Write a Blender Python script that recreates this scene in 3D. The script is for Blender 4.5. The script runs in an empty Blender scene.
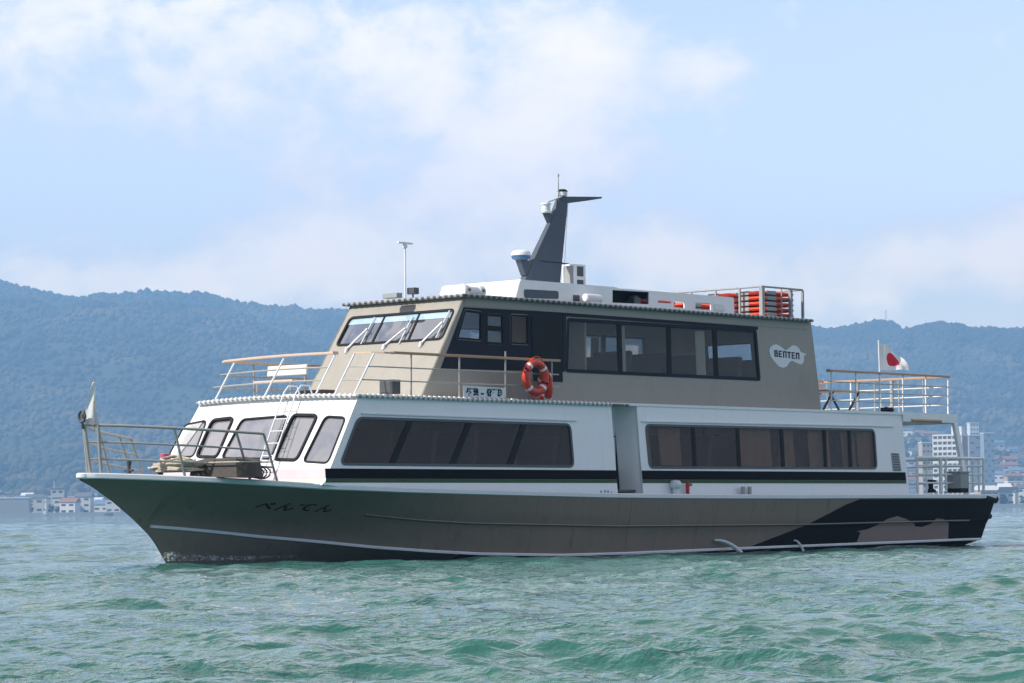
import bpy, bmesh, math, random
import numpy as np
from mathutils import Vector, Matrix
from mathutils.geometry import tessellate_polygon
random.seed(4); RNG = np.random.default_rng(7)
S = bpy.context.scene
COL = S.collection

# ------------------------------------------------------------------ camera
F = 2800.0; ROLL = .009; HY = 510.4
PIT = math.atan((HY - 341.5) / F); TH = math.atan(F / 2568.)
D1 = 48.5; CH = 48.5 / F * D1
_r0 = np.array([1, 0, 0.]); FW = np.array([0, math.cos(PIT), math.sin(PIT)]); _u0 = np.array([0, -math.sin(PIT), math.cos(PIT)])
RR = _r0 * math.cos(ROLL) - _u0 * math.sin(ROLL); UU = _u0 * math.cos(ROLL) + _r0 * math.sin(ROLL)
CC = np.array([0, 0, CH])
cam = bpy.data.cameras.new('camera'); cam.lens = F * 36 / 1024; cam.sensor_width = 36; cam.sensor_fit = 'HORIZONTAL'
cam.clip_start = .5; cam.clip_end = 30000
co = bpy.data.objects.new('camera', cam); COL.objects.link(co)
M = Matrix.Identity(4)
for i in range(3):
    M[i][0] = RR[i]; M[i][1] = UU[i]; M[i][2] = -FW[i]; M[i][3] = CC[i]
co.matrix_world = M
S.camera = co

# ------------------------------------------------------------------ light, sky
SUN_EL = math.radians(38); SUN_DIR = Vector((-.93, -.37, 0)).normalized()   # towards the sun
EXPOSURE = 0.42; SUN_W = 5.0; SKY_W = .115; HAZE_D = 3.5e-4; HAZE_COL = (.30, .60, 1.0, 1)
sd = bpy.data.lights.new('sun', 'SUN'); sd.energy = SUN_W; sd.angle = math.radians(.5); sd.color = (1, .95, .87)
so = bpy.data.objects.new('sun', sd); COL.objects.link(so)
tow = Vector((SUN_DIR.x * math.cos(SUN_EL), SUN_DIR.y * math.cos(SUN_EL), math.sin(SUN_EL)))
so.rotation_euler = tow.to_track_quat('Z', 'Y').to_euler(); so.location = (-60, -20, 80)
S.view_settings.view_transform = 'Standard'; S.view_settings.look = 'None'; S.view_settings.exposure = EXPOSURE
S.view_settings.gamma = 1; S.view_settings.use_curve_mapping = False
S.render.engine = 'CYCLES'
S.cycles.use_denoising = True
S.cycles.max_bounces = 8; S.cycles.transparent_max_bounces = 24; S.cycles.volume_bounces = 0
S.cycles.caustics_reflective = False; S.cycles.caustics_refractive = False


class NT:
    """small helper for writing node trees"""
    def __init__(s, tree): s.t = tree; s.n = tree.nodes; s.l = tree.links
    def node(s, typ, **kw):
        n = s.n.new(typ)
        for k, v in kw.items(): setattr(n, k, v)
        return n
    def put(s, sock, v):
        if hasattr(v, 'is_output') or isinstance(v, bpy.types.NodeSocket): s.l.new(v, sock)
        else: sock.default_value = v
    def math(s, op, a, b=None, c=None, clamp=False):
        n = s.node('ShaderNodeMath', operation=op); n.use_clamp = clamp
        s.put(n.inputs[0], a)
        if b is not None: s.put(n.inputs[1], b)
        if c is not None: s.put(n.inputs[2], c)
        return n.outputs[0]
    def mix(s, f, a, b, mode='MIX'):
        n = s.node('ShaderNodeMix', data_type='RGBA', blend_type=mode)
        s.put(n.inputs[0], f); s.put(n.inputs[6], a); s.put(n.inputs[7], b)
        return n.outputs[2]
    def ramp(s, v, a, b, lo=0., hi=1.):
        n = s.node('ShaderNodeMapRange', interpolation_type='SMOOTHSTEP')
        s.put(n.inputs[0], v); s.put(n.inputs[1], a); s.put(n.inputs[2], b); s.put(n.inputs[3], lo); s.put(n.inputs[4], hi)
        return n.outputs[0]
    def noise(s, vec, scale, detail=4, rough=.5, dist=0.):
        n = s.node('ShaderNodeTexNoise')
        if vec is not None: s.l.new(vec, n.inputs['Vector'])
        n.inputs['Scale'].default_value = scale; n.inputs['Detail'].default_value = detail
        n.inputs['Roughness'].default_value = rough; n.inputs['Distortion'].default_value = dist
        return n.outputs[0]
    def xyz(s, x, y, z):
        n = s.node('ShaderNodeCombineXYZ')
        for i, v in enumerate((x, y, z)): s.put(n.inputs[i], v)
        return n.outputs[0]


def build_world():
    w = bpy.data.worlds.new('World'); S.world = w; w.use_nodes = True
    q = NT(w.node_tree); q.n.clear()
    out = q.node('ShaderNodeOutputWorld'); bg = q.node('ShaderNodeBackground')
    sky = q.node('ShaderNodeTexSky', sky_type='NISHITA'); sky.sun_disc = False
    sky.sun_elevation = SUN_EL; sky.sun_rotation = math.atan2(SUN_DIR.x, SUN_DIR.y)
    sky.air_density = 1.0; sky.dust_density = .25; sky.ozone_density = 3.0; sky.altitude = 80
    tc = q.node('ShaderNodeTexCoord'); sp = q.node('ShaderNodeSeparateXYZ'); q.l.new(tc.outputs['Generated'], sp.inputs[0])
    az = q.math('ARCTAN2', sp.outputs[0], sp.outputs[1]); el = q.math('ARCSINE', sp.outputs[2])
    # wide cloud masses by direction (azimuth, elevation, widths, density), broken up by noise
    blobs = [(40, 30, 190, 60, .72), (380, 45, 130, 60, .55), (590, 45, 95, 50, .70), (550, 130, 120, 66, .92), (715, 75, 42, 34, .62),
             (310, 165, 55, 40, .35), (290, 258, 130, 40, 1.0), (110, 285, 160, 24, .8), (820, 274, 180, 38, 1.05), (1010, 255, 90, 40, .95),
             (450, 275, 120, 28, .45), (745, 205, 30, 14, .35), (825, 185, 30, 14, .30), (660, 250, 70, 30, .50), (480, 200, 130, 55, .62), (200, 120, 170, 70, .50), (1010, 10, 60, 12, .3)]
    s = None
    for (x, y, sx, sy, a) in blobs:
        dx = q.math('MULTIPLY', q.math('SUBTRACT', az, (x - 512) / F), F / sx)
        dy = q.math('MULTIPLY', q.math('SUBTRACT', el, (511 - y) / F), F / sy)
        r2 = q.math('ADD', q.math('MULTIPLY', dx, dx), q.math('MULTIPLY', dy, dy))
        g = q.math('MULTIPLY', q.math('EXPONENT', q.math('MULTIPLY', r2, -.8)), a)
        s = g if s is None else q.math('ADD', s, g)
    vec = q.xyz(q.math('MULTIPLY', az, 1.0), q.math('MULTIPLY', el, 1.35), 0.0)
    n1 = q.noise(vec, 26, 8, .60, .25); n2 = q.noise(vec, 9, 5, .55, .3)
    far = q.ramp(el, .18, .36, 0, .62)                            # more broken cloud overhead, outside the photograph
    dens = q.math('ADD', q.math('ADD', q.math('MULTIPLY', s, .9), far), q.math('MULTIPLY', q.math('SUBTRACT', n1, .5), 1.95))
    dens = q.math('ADD', dens, q.math('MULTIPLY', q.math('SUBTRACT', n2, .5), .7))
    dens = q.math('ADD', dens, q.math('MULTIPLY', q.math('SUBTRACT', q.noise(vec, 75, 5, .6, .2), .5), .45))
    mask = q.ramp(dens, .18, .70)
    thick = q.ramp(q.math('ADD', dens, q.math('MULTIPLY', q.math('SUBTRACT', n2, .5), 1.2)), .35, 1.25)
    front = q.ramp(sp.outputs[1], -.25, .55, .42, 1.0)             # the sky is brighter over the mountains than behind the viewer
    cloud = q.mix(thick, (9.6, 9.1, 9.9, 1), (13.2, 11.3, 10.6, 1))
    cs = q.math('MULTIPLY', q.math('MULTIPLY', q.ramp(el, .5, 1.0, 1.0, .4), front), q.ramp(el, .18, .30, 1.0, 1.35)); lo = q.ramp(el, .05, .12, 1.0, 0.0); cloud = q.mix(1.0, cloud, q.xyz(q.math('MULTIPLY', cs, q.math('MULTIPLY_ADD', lo, 1.0, 1.0)), q.math('MULTIPLY', cs, q.math('MULTIPLY_ADD', lo, .80, 1.0)), q.math('MULTIPLY', cs, q.math('MULTIPLY_ADD', lo, .34, .95))), 'MULTIPLY')
    lowb = q.math('MULTIPLY', q.ramp(el, .05, .55, LOW_SKY, 1.0), front)                      # the bright hazy band of sky above the horizon
    skyc = q.mix(1.0, sky.outputs[0], SKY_TINT, 'MULTIPLY')
    skyc = q.mix(1.0, skyc, q.xyz(q.math('MULTIPLY', lowb, q.math('MULTIPLY_ADD', front, .62, .74)), q.math('MULTIPLY', lowb, .97), q.math('MULTIPLY', lowb, q.math('MULTIPLY', q.ramp(el, .04, .16, .80, .94), q.math('MULTIPLY_ADD', front, -.55, 1.55)))), 'MULTIPLY')
    col = q.mix(q.math('MULTIPLY', mask, .88), skyc, cloud)
    q.l.new(col, bg.inputs[0]); bg.inputs[1].default_value = SKY_W
    q.l.new(bg.outputs[0], out.inputs[0])


SKY_TINT = (1.0, 1.0, 1.0, 1); LOW_SKY = 2.15
build_world()

# ------------------------------------------------------------------ frames and helpers
def ray(x, y): return FW + RR * (x - 512) / F - UU * (y - 341.5) / F
_d = ray(163, 560); OB = CC + _d * (-CH / _d[2])                       # the boat's origin: stem at the waterline
EU = np.array([math.cos(TH), math.sin(TH), 0]); EV = np.array([math.sin(TH), -math.cos(TH), 0]); EZ = np.array([0, 0, 1.])
def bw(p): return OB + EU * p[0] + EV * p[1] + EZ * p[2]                # (aft, port, up) in metres -> world
def pj(p):
    d = bw(p) - CC; w = d @ FW
    return np.array([512 + F * (d @ RR) / w, 341.5 - F * (d @ UU) / w])
def onv(x, y, v):
    d = ray(x, y); o = CC - OB - EV * v; q = CC + d * (-(o @ EV) / (d @ EV)) - OB
    return float(q @ EU), float(q[2])
def onu(x, y, u):
    d = ray(x, y); o = CC - OB - EU * u; q = CC + d * (-(o @ EU) / (d @ EU)) - OB
    return float(q @ EV), float(q[2])
def inv(surf, x, y, g=(8., 2.)):
    """the surface parameters whose point projects to a traced point of the photograph"""
    a, b = g
    for _ in range(14):
        p = pj(surf(a, b, 0)); e = np.array([x, y]) - p
        J = np.array([pj(surf(a + .01, b, 0)) - p, pj(surf(a, b + .01, 0)) - p]).T / .01
        try: d = np.linalg.solve(J, e)
        except Exception: break
        d = np.clip(d, -3, 3); a += d[0]; b += d[1]
    return float(a), float(b)

BASE = {}
class MB:
    def __init__(s): s.v = []; s.f = []; s.m = []
    def add(s, vs, fs, mi=0):
        k = len(s.v); s.v += [tuple(map(float, p)) for p in vs]
        for f in fs: s.f.append([i + k for i in f]); s.m.append(mi)
        return s
    def box(s, c, d, rz=0., tilt=None, mi=0):
        R = Matrix.Rotation(rz, 3, 'Z')
        if tilt: R = R @ Matrix.Rotation(tilt[1], 3, tilt[0])
        vs = [Vector(c) + R @ Vector((sx * d[0] / 2, sy * d[1] / 2, sz * d[2] / 2)) for sx in (-1, 1) for sy in (-1, 1) for sz in (-1, 1)]
        return s.add(vs, [(0, 1, 3, 2), (4, 6, 7, 5), (0, 4, 5, 1), (2, 3, 7, 6), (0, 2, 6, 4), (1, 5, 7, 3)], mi)
    def tube(s, pts, r, n=8, closed=False, mi=0, sq=1.0):
        P = [Vector(p) for p in pts]; m = len(P); vs = []; fs = []; rs = r if hasattr(r, '__len__') else [r] * m
        for i, p in enumerate(P):
            if closed: t = P[(i + 1) % m] - P[i - 1]
            else: t = P[min(i + 1, m - 1)] - P[max(i - 1, 0)]
            t.normalize(); a = Vector((0, 0, 1)) if abs(t.z) < .9 else Vector((1, 0, 0))
            x = t.cross(a).normalized(); y = x.cross(t).normalized()
            for k in range(n):
                q = 2 * math.pi * k / n; vs.append(p + (x * math.cos(q) + y * math.sin(q) * sq) * rs[i])
        for i in range(m if closed else m - 1):
            j = (i + 1) % m
            for k in range(n): fs.append((i * n + k, i * n + (k + 1) % n, j * n + (k + 1) % n, j * n + k))
        if not closed: fs += [tuple(range(n))[::-1], tuple((m - 1) * n + k for k in range(n))]
        return s.add(vs, fs, mi)
    def lathe(s, prof, c, axis=(0, 0, 1), n=20, mi=0):
        z = Vector(axis).normalized(); a = Vector((1, 0, 0)) if abs(z.x) < .9 else Vector((0, 1, 0))
        x = z.cross(a).normalized(); y = z.cross(x); c = Vector(c); vs = []; fs = []; m = len(prof)
        for (r, h) in prof:
            for k in range(n):
                q = 2 * math.pi * k / n; vs.append(c + z * h + (x * math.cos(q) + y * math.sin(q)) * max(r, 1e-4))
        for i in range(m - 1):
            for k in range(n): fs.append((i * n + k, i * n + (k + 1) % n, (i + 1) * n + (k + 1) % n, (i + 1) * n + k))
        fs += [tuple(range(n))[::-1], tuple((m - 1) * n + k for k in range(n))]
        return s.add(vs, fs, mi)
    def prism(s, A, B, mi=0):
        n = len(A); fs = [tuple(range(n))[::-1], tuple(range(n, 2 * n))] + [(i, (i + 1) % n, n + (i + 1) % n, n + i) for i in range(n)]
        return s.add(list(A) + list(B), fs, mi)
    def grid(s, fn, nu, nv, mi=0):
        vs = [fn(i, j) for i in range(nu) for j in range(nv)]
        fs = [(i * nv + j, i * nv + j + 1, (i + 1) * nv + j + 1, (i + 1) * nv + j) for i in range(nu - 1) for j in range(nv - 1)]
        return s.add(vs, fs, mi)
    def mirror(s, also=True):
        """the same shape on the starboard side (as well)"""
        q = MB(); q.v = [(a, -b, c) for a, b, c in s.v]; q.f = [f[::-1] for f in s.f]; q.m = list(s.m)
        if also:
            k = len(s.v); q = MB().join(s).join(q)
        return q
    def join(s, o):
        k = len(s.v); s.v += o.v; s.f += [[i + k for i in f] for f in o.f]; s.m += o.m
        return s
    def pair(s, name, mats, parent=None, **kw):
        """one object on the port side, its twin to starboard"""
        p = parent if isinstance(parent, (list, tuple)) else (parent, parent)
        return [s.build(name, mats, p[0], **kw), s.mirror(False).build(name, mats, p[1], **kw)]
    def build(s, name, mats, parent=None, smooth=None, label=None, bevel=0, base=None, frame='b', recalc=True):
        me = bpy.data.meshes.new(name)
        if parent is not None: frame, b0 = BASE[parent.name]
        else: b0 = base or (0, 0, 0)
        V = np.array(s.v) - np.array(b0)
        if frame == 'b': V[:, 1] *= -1
        me.from_pydata(V.tolist(), [], s.f)
        for m in (mats if isinstance(mats, (list, tuple)) else [mats]): me.materials.append(m)
        me.polygons.foreach_set('material_index', s.m)
        bm = bmesh.new(); bm.from_mesh(me)
        if bevel:
            bmesh.ops.remove_doubles(bm, verts=bm.verts, dist=1e-5)
            es = [e for e in bm.edges if len(e.link_faces) == 2 and e.calc_face_angle(0) > .6]
            bmesh.ops.bevel(bm, geom=es, offset=bevel, segments=2, affect='EDGES', profile=.5, clamp_overlap=True)
        if recalc: bmesh.ops.recalc_face_normals(bm, faces=bm.faces)
        bm.to_mesh(me); bm.free()
        if smooth:
            me.polygons.foreach_set('use_smooth', [True] * len(me.polygons)); me.set_sharp_from_angle(angle=math.radians(smooth))
        o = bpy.data.objects.new(name, me); COL.objects.link(o)
        if parent is not None: o.parent = parent
        elif frame == 'b': o.location = bw(b0); o.rotation_euler = (0, 0, TH)
        else: o.location = b0
        BASE[o.name] = (frame, tuple(b0))
        if label: o['label'] = label
        return o

def thing(name, label, cat, base, group=None, frame='b'):
    o = bpy.data.objects.new(name, None); COL.objects.link(o); o.empty_display_size = .3
    if frame == 'b': o.location = bw(base); o.rotation_euler = (0, 0, TH)
    else: o.location = base
    BASE[o.name] = (frame, tuple(base)); return tag(o, label, cat, group)
def tag(o, label=None, cat=None, group=None, kind=None):
    if label: o['label'] = label
    if cat: o['category'] = cat
    if group: o['group'] = group
    if kind: o['kind'] = kind
    return o
def copy_tree(o, parent=None):
    c = o.copy(); COL.objects.link(c)
    if parent is not None: c.parent = parent
    BASE[c.name] = BASE[o.name]
    for ch in list(o.children): copy_tree(ch, c)
    return c

def rpoly(P, r, n=5):
    """polygon with rounded corners"""
    out = []; m = len(P)
    for i in range(m):
        p = Vector(P[i]); a = Vector(P[i - 1]) - p; b = Vector(P[(i + 1) % m]) - p
        t = min(r, a.length * .45, b.length * .45); s = p + a.normalized() * t; e = p + b.normalized() * t
        for k in range(n + 1):
            w = k / n; out.append(tuple(s * (1 - w) ** 2 + p * 2 * w * (1 - w) + e * w * w))
    return out
def grow(P, d):
    """offset a closed 2-D polygon outwards by d"""
    m = len(P); A = sum(P[i - 1][0] * P[i][1] - P[i][0] * P[i - 1][1] for i in range(m)); sg = 1 if A > 0 else -1; out = []
    for i in range(m):
        p = Vector(P[i]); a = (p - Vector(P[i - 1])).normalized(); b = (Vector(P[(i + 1) % m]) - p).normalized()
        na = Vector((a.y, -a.x)) * sg; nb = Vector((b.y, -b.x)) * sg; nn = (na + nb)
        if nn.length < 1e-6: nn = na
        nn.normalize(); out.append(tuple(p + nn * d / max(.4, nn.dot(na))))
    return out
def sheet(surf, outline, holes=(), off=0., t=.04, cut=None, mi=0, mb=None):
    """a plate on a surface: outline with holes, given thickness t inwards from off"""
    loops = [list(outline)] + [list(h) for h in holes]; flat = [p for l in loops for p in l]
    tris = tessellate_polygon([[Vector((p[0], p[1], 0)) for p in l] for l in loops])
    bm = bmesh.new(); vs = [bm.verts.new((p[0], p[1], 0)) for p in flat]
    for tr in tris:
        try: bm.faces.new([vs[i] for i in tr])
        except ValueError: pass
    if cut:
        for ax, step in cut:
            lo = min(p[ax] for p in flat); hi = max(p[ax] for p in flat); k = math.floor(lo / step) + 1
            while k * step < hi:
                pc = [0, 0, 0]; no = [0, 0, 0]; pc[ax] = k * step; no[ax] = 1
                bmesh.ops.bisect_plane(bm, geom=bm.verts[:] + bm.edges[:] + bm.faces[:], plane_co=pc, plane_no=no, dist=1e-5); k += 1
    bm.verts.index_update(); V = [tuple(v.co) for v in bm.verts]; Fs = [[v.index for v in f.verts] for f in bm.faces]
    E = [(e.verts[0].index, e.verts[1].index) for e in bm.edges if len(e.link_faces) == 1]; bm.free()
    n = len(V); A = [surf(p[0], p[1], off) for p in V]; mb = mb or MB()
    if t <= 0: return mb.add(A, Fs, mi)
    Bk = [surf(p[0], p[1], off - t) for p in V]
    return mb.add(A + Bk, Fs + [[i + n for i in f[::-1]] for f in Fs] + [(a, b, b + n, a + n) for a, b in E], mi)
def ring(surf, P, w, off, t, mb=None):
    """window frame: a band of width w inside and outside a closed outline"""
    return sheet(surf, grow(P, w * .5), [grow(P, -w * .5)], off, t, mb=mb)
def text_polys(body, size, width=None, bold=0.0):
    c = bpy.data.curves.new('t', 'FONT'); c.body = body; c.size = size; c.align_x = 'CENTER'; c.align_y = 'CENTER'; c.offset = bold; c.resolution_u = 3
    o = bpy.data.objects.new('t', c); COL.objects.link(o)
    me = bpy.data.meshes.new_from_object(o.evaluated_get(bpy.context.evaluated_depsgraph_get()))
    V = [(v.co.x, v.co.y) for v in me.vertices]; Fs = [list(p.vertices) for p in me.polygons]
    bpy.data.objects.remove(o); bpy.data.curves.remove(c); bpy.data.meshes.remove(me)
    if width:
        w = max(p[0] for p in V) - min(p[0] for p in V); V = [(p[0] * width / w, p[1]) for p in V]
    return V, Fs

# ------------------------------------------------------------------ materials
def mat(name, col, rough=.45, metal=0., var=.08, scale=3., bump=0., streak=0., spec=.5, coat=0., grime=None):
    m = bpy.data.materials.new(name); m.use_nodes = True; q = NT(m.node_tree); b = q.n['Principled BSDF']
    tc = q.node('ShaderNodeTexCoord').outputs['Object']
    n = q.noise(tc, scale, 5, .6)
    k = q.math('MULTIPLY_ADD', q.math('SUBTRACT', n, .5), 2 * var, 1.0)
    if streak:
        mp = q.node('ShaderNodeMapping'); q.l.new(tc, mp.inputs[0]); mp.inputs['Scale'].default_value = (7, 7, .5)
        k = q.math('MULTIPLY', k, q.math('MULTIPLY_ADD', q.math('SUBTRACT', q.noise(mp.outputs[0], 1.6, 5, .65), .5), 2 * streak, 1.0))
    c = q.mix(1.0, (*col, 1), q.xyz(k, k, k), 'MULTIPLY')
    if grime:
        mp = q.node('ShaderNodeMapping'); q.l.new(tc, mp.inputs[0]); mp.inputs['Scale'].default_value = (2.2, 2.2, .35)
        c = q.mix(q.ramp(q.noise(mp.outputs[0], 2.1, 6, .7), .55, .8, 0, grime[1]), c, (*grime[0], 1))
    q.l.new(c, b.inputs['Base Color'])
    q.put(b.inputs['Roughness'], q.math('MULTIPLY_ADD', q.math('SUBTRACT', n, .5), .3, rough, clamp=True))
    b.inputs['Metallic'].default_value = metal; b.inputs['Specular IOR Level'].default_value = spec
    if coat: b.inputs['Coat Weight'].default_value = coat; b.inputs['Coat Roughness'].default_value = .08
    if bump:
        bn = q.node('ShaderNodeBump'); bn.inputs['Strength'].default_value = bump; bn.inputs['Distance'].default_value = .05
        q.l.new(q.noise(tc, scale * 2, 3, .5), bn.inputs['Height']); q.l.new(bn.outputs[0], b.inputs['Normal'])
    return m
def glass(name, tint, refl=1.0, base=.06, haze=0., hazecol=(.5, .5, .5)):
    m = bpy.data.materials.new(name); m.use_nodes = True; q = NT(m.node_tree); q.n.clear()
    out = q.node('ShaderNodeOutputMaterial'); tr = q.node('ShaderNodeBsdfTransparent'); gl = q.node('ShaderNodeBsdfGlossy')
    tc = q.node('ShaderNodeTexCoord').outputs['Object']
    tr.inputs[0].default_value = (*tint, 1); gl.inputs['Roughness'].default_value = .03; gl.inputs[0].default_value = (refl, refl, refl, 1)
    bn = q.node('ShaderNodeBump'); bn.inputs['Strength'].default_value = .05; bn.inputs['Distance'].default_value = .1
    q.l.new(q.noise(tc, 1.1, 2, .5), bn.inputs['Height']); q.l.new(bn.outputs[0], gl.inputs['Normal'])
    lw = q.node('ShaderNodeLayerWeight'); lw.inputs[0].default_value = .35
    f = q.math('MULTIPLY_ADD', lw.outputs['Fresnel'], .6, base, clamp=True)
    mx = q.node('ShaderNodeMixShader'); q.l.new(f, mx.inputs[0]); q.l.new(tr.outputs[0], mx.inputs[1]); q.l.new(gl.outputs[0], mx.inputs[2])
    res = mx.outputs[0]
    if haze:
        df = q.node('ShaderNodeBsdfDiffuse'); df.inputs[0].default_value = (*hazecol, 1); m2 = q.node('ShaderNodeMixShader')
        q.l.new(q.ramp(q.noise(tc, 2.2, 5, .65), .2, .8, haze * .7, haze * 1.3), m2.inputs[0]); q.l.new(res, m2.inputs[1]); q.l.new(df.outputs[0], m2.inputs[2]); res = m2.outputs[0]
    q.l.new(res, out.inputs[0]); return m

X = dict(
    hull=mat('hull_taupe_paint', (.232, .186, .146), .5, var=.10, scale=1.2, streak=.14, bump=.12, spec=.2, grime=((.11, .082, .055), .65)),
    hullblk=mat('hull_black_paint', (.006, .005, .005), .6, var=.25, scale=2, streak=.15, spec=.06),
    hullpink=mat('hull_mauve_paint', (.26, .185, .165), .5, var=.10, scale=2, streak=.08),
    white=mat('white_gel_coat', (.80, .80, .80), .38, var=.035, scale=1.4, streak=.05, bump=.04, coat=.15, grime=((.52, .48, .41), .35)),
    strip=mat('white_rubbing_strip', (.70, .71, .73), .5, var=.08, scale=4),
    taupe=mat('taupe_paint', (.298, .274, .232), .5, var=.11, scale=2.2, streak=.08, bump=.045, grime=((.20, .185, .155), .5)),
    navy=mat('navy_panel_paint', (.014, .018, .028), .6, spec=.1, var=.12, scale=2),
    mast=mat('mast_slate_blue_paint', (.042, .058, .082), .45, var=.08, scale=3),
    black=mat('black_rubber', (.010, .010, .011), .7, spec=.2, var=.2),
    stripe=mat('black_stripe_paint', (.006, .005, .005), .7, spec=.05, var=.1),
    green=mat('green_stripe_paint', (.045, .085, .040), .6, spec=.2, var=.1),
    mauve=mat('glare_pale_front_stripe_paint', (.50, .44, .46), .4, var=.08), pgreen=mat('glare_pale_green_stripe_paint', (.52, .58, .46), .4, var=.08),  # pale copies of the dark stripe paints, sun glare put into their colour
    steel=mat('weathered_steel_pipe', (.36, .35, .32), .4, .35, var=.12, scale=8),
    wpipe=mat('white_painted_pipe', (.72, .73, .74), .45, var=.05),
    wood=mat('varnished_teak', (.42, .235, .125), .45, var=.18, scale=6, coat=.2),
    pale=mat('sunbleached_teak', (.62, .45, .34), .5, var=.12, scale=6),
    grey=mat('grey_deck_paint', (.30, .31, .31), .6, var=.1), dgrey=mat('dark_grey_metal', (.06, .062, .066), .5, var=.12),
    brown=mat('brown_tarpaulin', (.060, .047, .036), .7, var=.25, scale=3, bump=.4), rope=mat('pale_rope', (.48, .43, .33), .8, var=.2, scale=20, bump=.5),
    pink=mat('pink_plastic', (.55, .10, .22), .5), red=mat('red_paint', (.42, .02, .02), .45),
    orange=mat('life_float_orange', (.78, .085, .025), .5, var=.1, scale=5), buoy=mat('lifebuoy_orange_red', (.62, .050, .022), .5, var=.1, scale=5),
    cream=mat('cream_interior_panel', (.62, .52, .43), .6), curtain=mat('brown_curtain', (.34, .245, .20), .9, var=.15, scale=4, streak=.1),
    seat=mat('dark_brown_upholstery', (.085, .058, .05), .8), floor=mat('interior_floor', (.12, .11, .10), .6),
    flag=mat('white_flag_cloth', (.80, .80, .79), .8, var=.04, bump=.1), flagred=mat('red_flag_cloth', (.66, .012, .045), .8), gold=mat('gold_flag_emblem', (.60, .46, .20), .8),
    rdome=mat('radar_blue_base', (.05, .14, .27), .4), tarp=mat('cream_canvas', (.70, .66, .58), .8, bump=.2, scale=4),
    gl_dark=glass('smoked_glass', (.84, .74, .66), .8, -.012, haze=.17, hazecol=(.30, .205, .160)), gl_up=glass('upper_smoked_glass', (.80, .78, .76), .85, -.005, haze=.16, hazecol=(.23, .19, .17)),
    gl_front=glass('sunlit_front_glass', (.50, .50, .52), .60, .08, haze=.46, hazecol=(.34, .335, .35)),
    gl_bridge=glass('bridge_glass', (.66, .72, .74), .62, .08, haze=.05, hazecol=(.4, .45, .5)),
    gl_clear=glass('clear_glass', (.80, .82, .84), .8, .0),
    gl_film=glass('blue_sun_film', (.55, .72, .85), .8, .18, haze=.55, hazecol=(.50, .70, .82)),
)

# ------------------------------------------------------------------ water, hills, air
def water_material():
    m = bpy.data.materials.new('lake_water'); m.use_nodes = True; q = NT(m.node_tree); b = q.n['Principled BSDF']
    g = q.node('ShaderNodeNewGeometry').outputs['Position']
    b.inputs['IOR'].default_value = 1.333; b.inputs['Roughness'].default_value = .045
    mp = q.node('ShaderNodeMapping'); q.l.new(g, mp.inputs[0]); mp.inputs['Scale'].default_value = (.045, .03, 1)
    big = q.noise(mp.outputs[0], 1.0, 4, .6)
    c = q.mix(q.ramp(big, .3, .7), (.030, .114, .096, 1), (.038, .128, .114, 1)); q.l.new(c, b.inputs['Base Color'])
    mp2 = q.node('ShaderNodeMapping'); q.l.new(g, mp2.inputs[0]); mp2.inputs['Scale'].default_value = (1.0, 1.5, 1); mp2.inputs['Rotation'].default_value = (0, 0, .35)
    h = q.math('ADD', q.math('MULTIPLY', q.noise(mp2.outputs[0], 3.2, 3, .55, .3), 1.0), q.math('MULTIPLY', q.noise(mp2.outputs[0], 9, 3, .6, .2), .40))
    mp3 = q.node('ShaderNodeMapping'); q.l.new(g, mp3.inputs[0]); mp3.inputs['Scale'].default_value = (.30, .16, 1)
    wind = q.ramp(q.noise(mp3.outputs[0], 1.0, 3, .55), .35, .66, .35, 1.25); h = q.math('MULTIPLY', h, wind)      # cat's-paws: rougher and smoother patches
    bn = q.node('ShaderNodeBump'); bn.inputs['Strength'].default_value = 1.0; bn.inputs['Distance'].default_value = .085
    q.l.new(h, bn.inputs['Height']); q.l.new(bn.outputs[0], b.inputs['Normal'])
    return m
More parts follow.
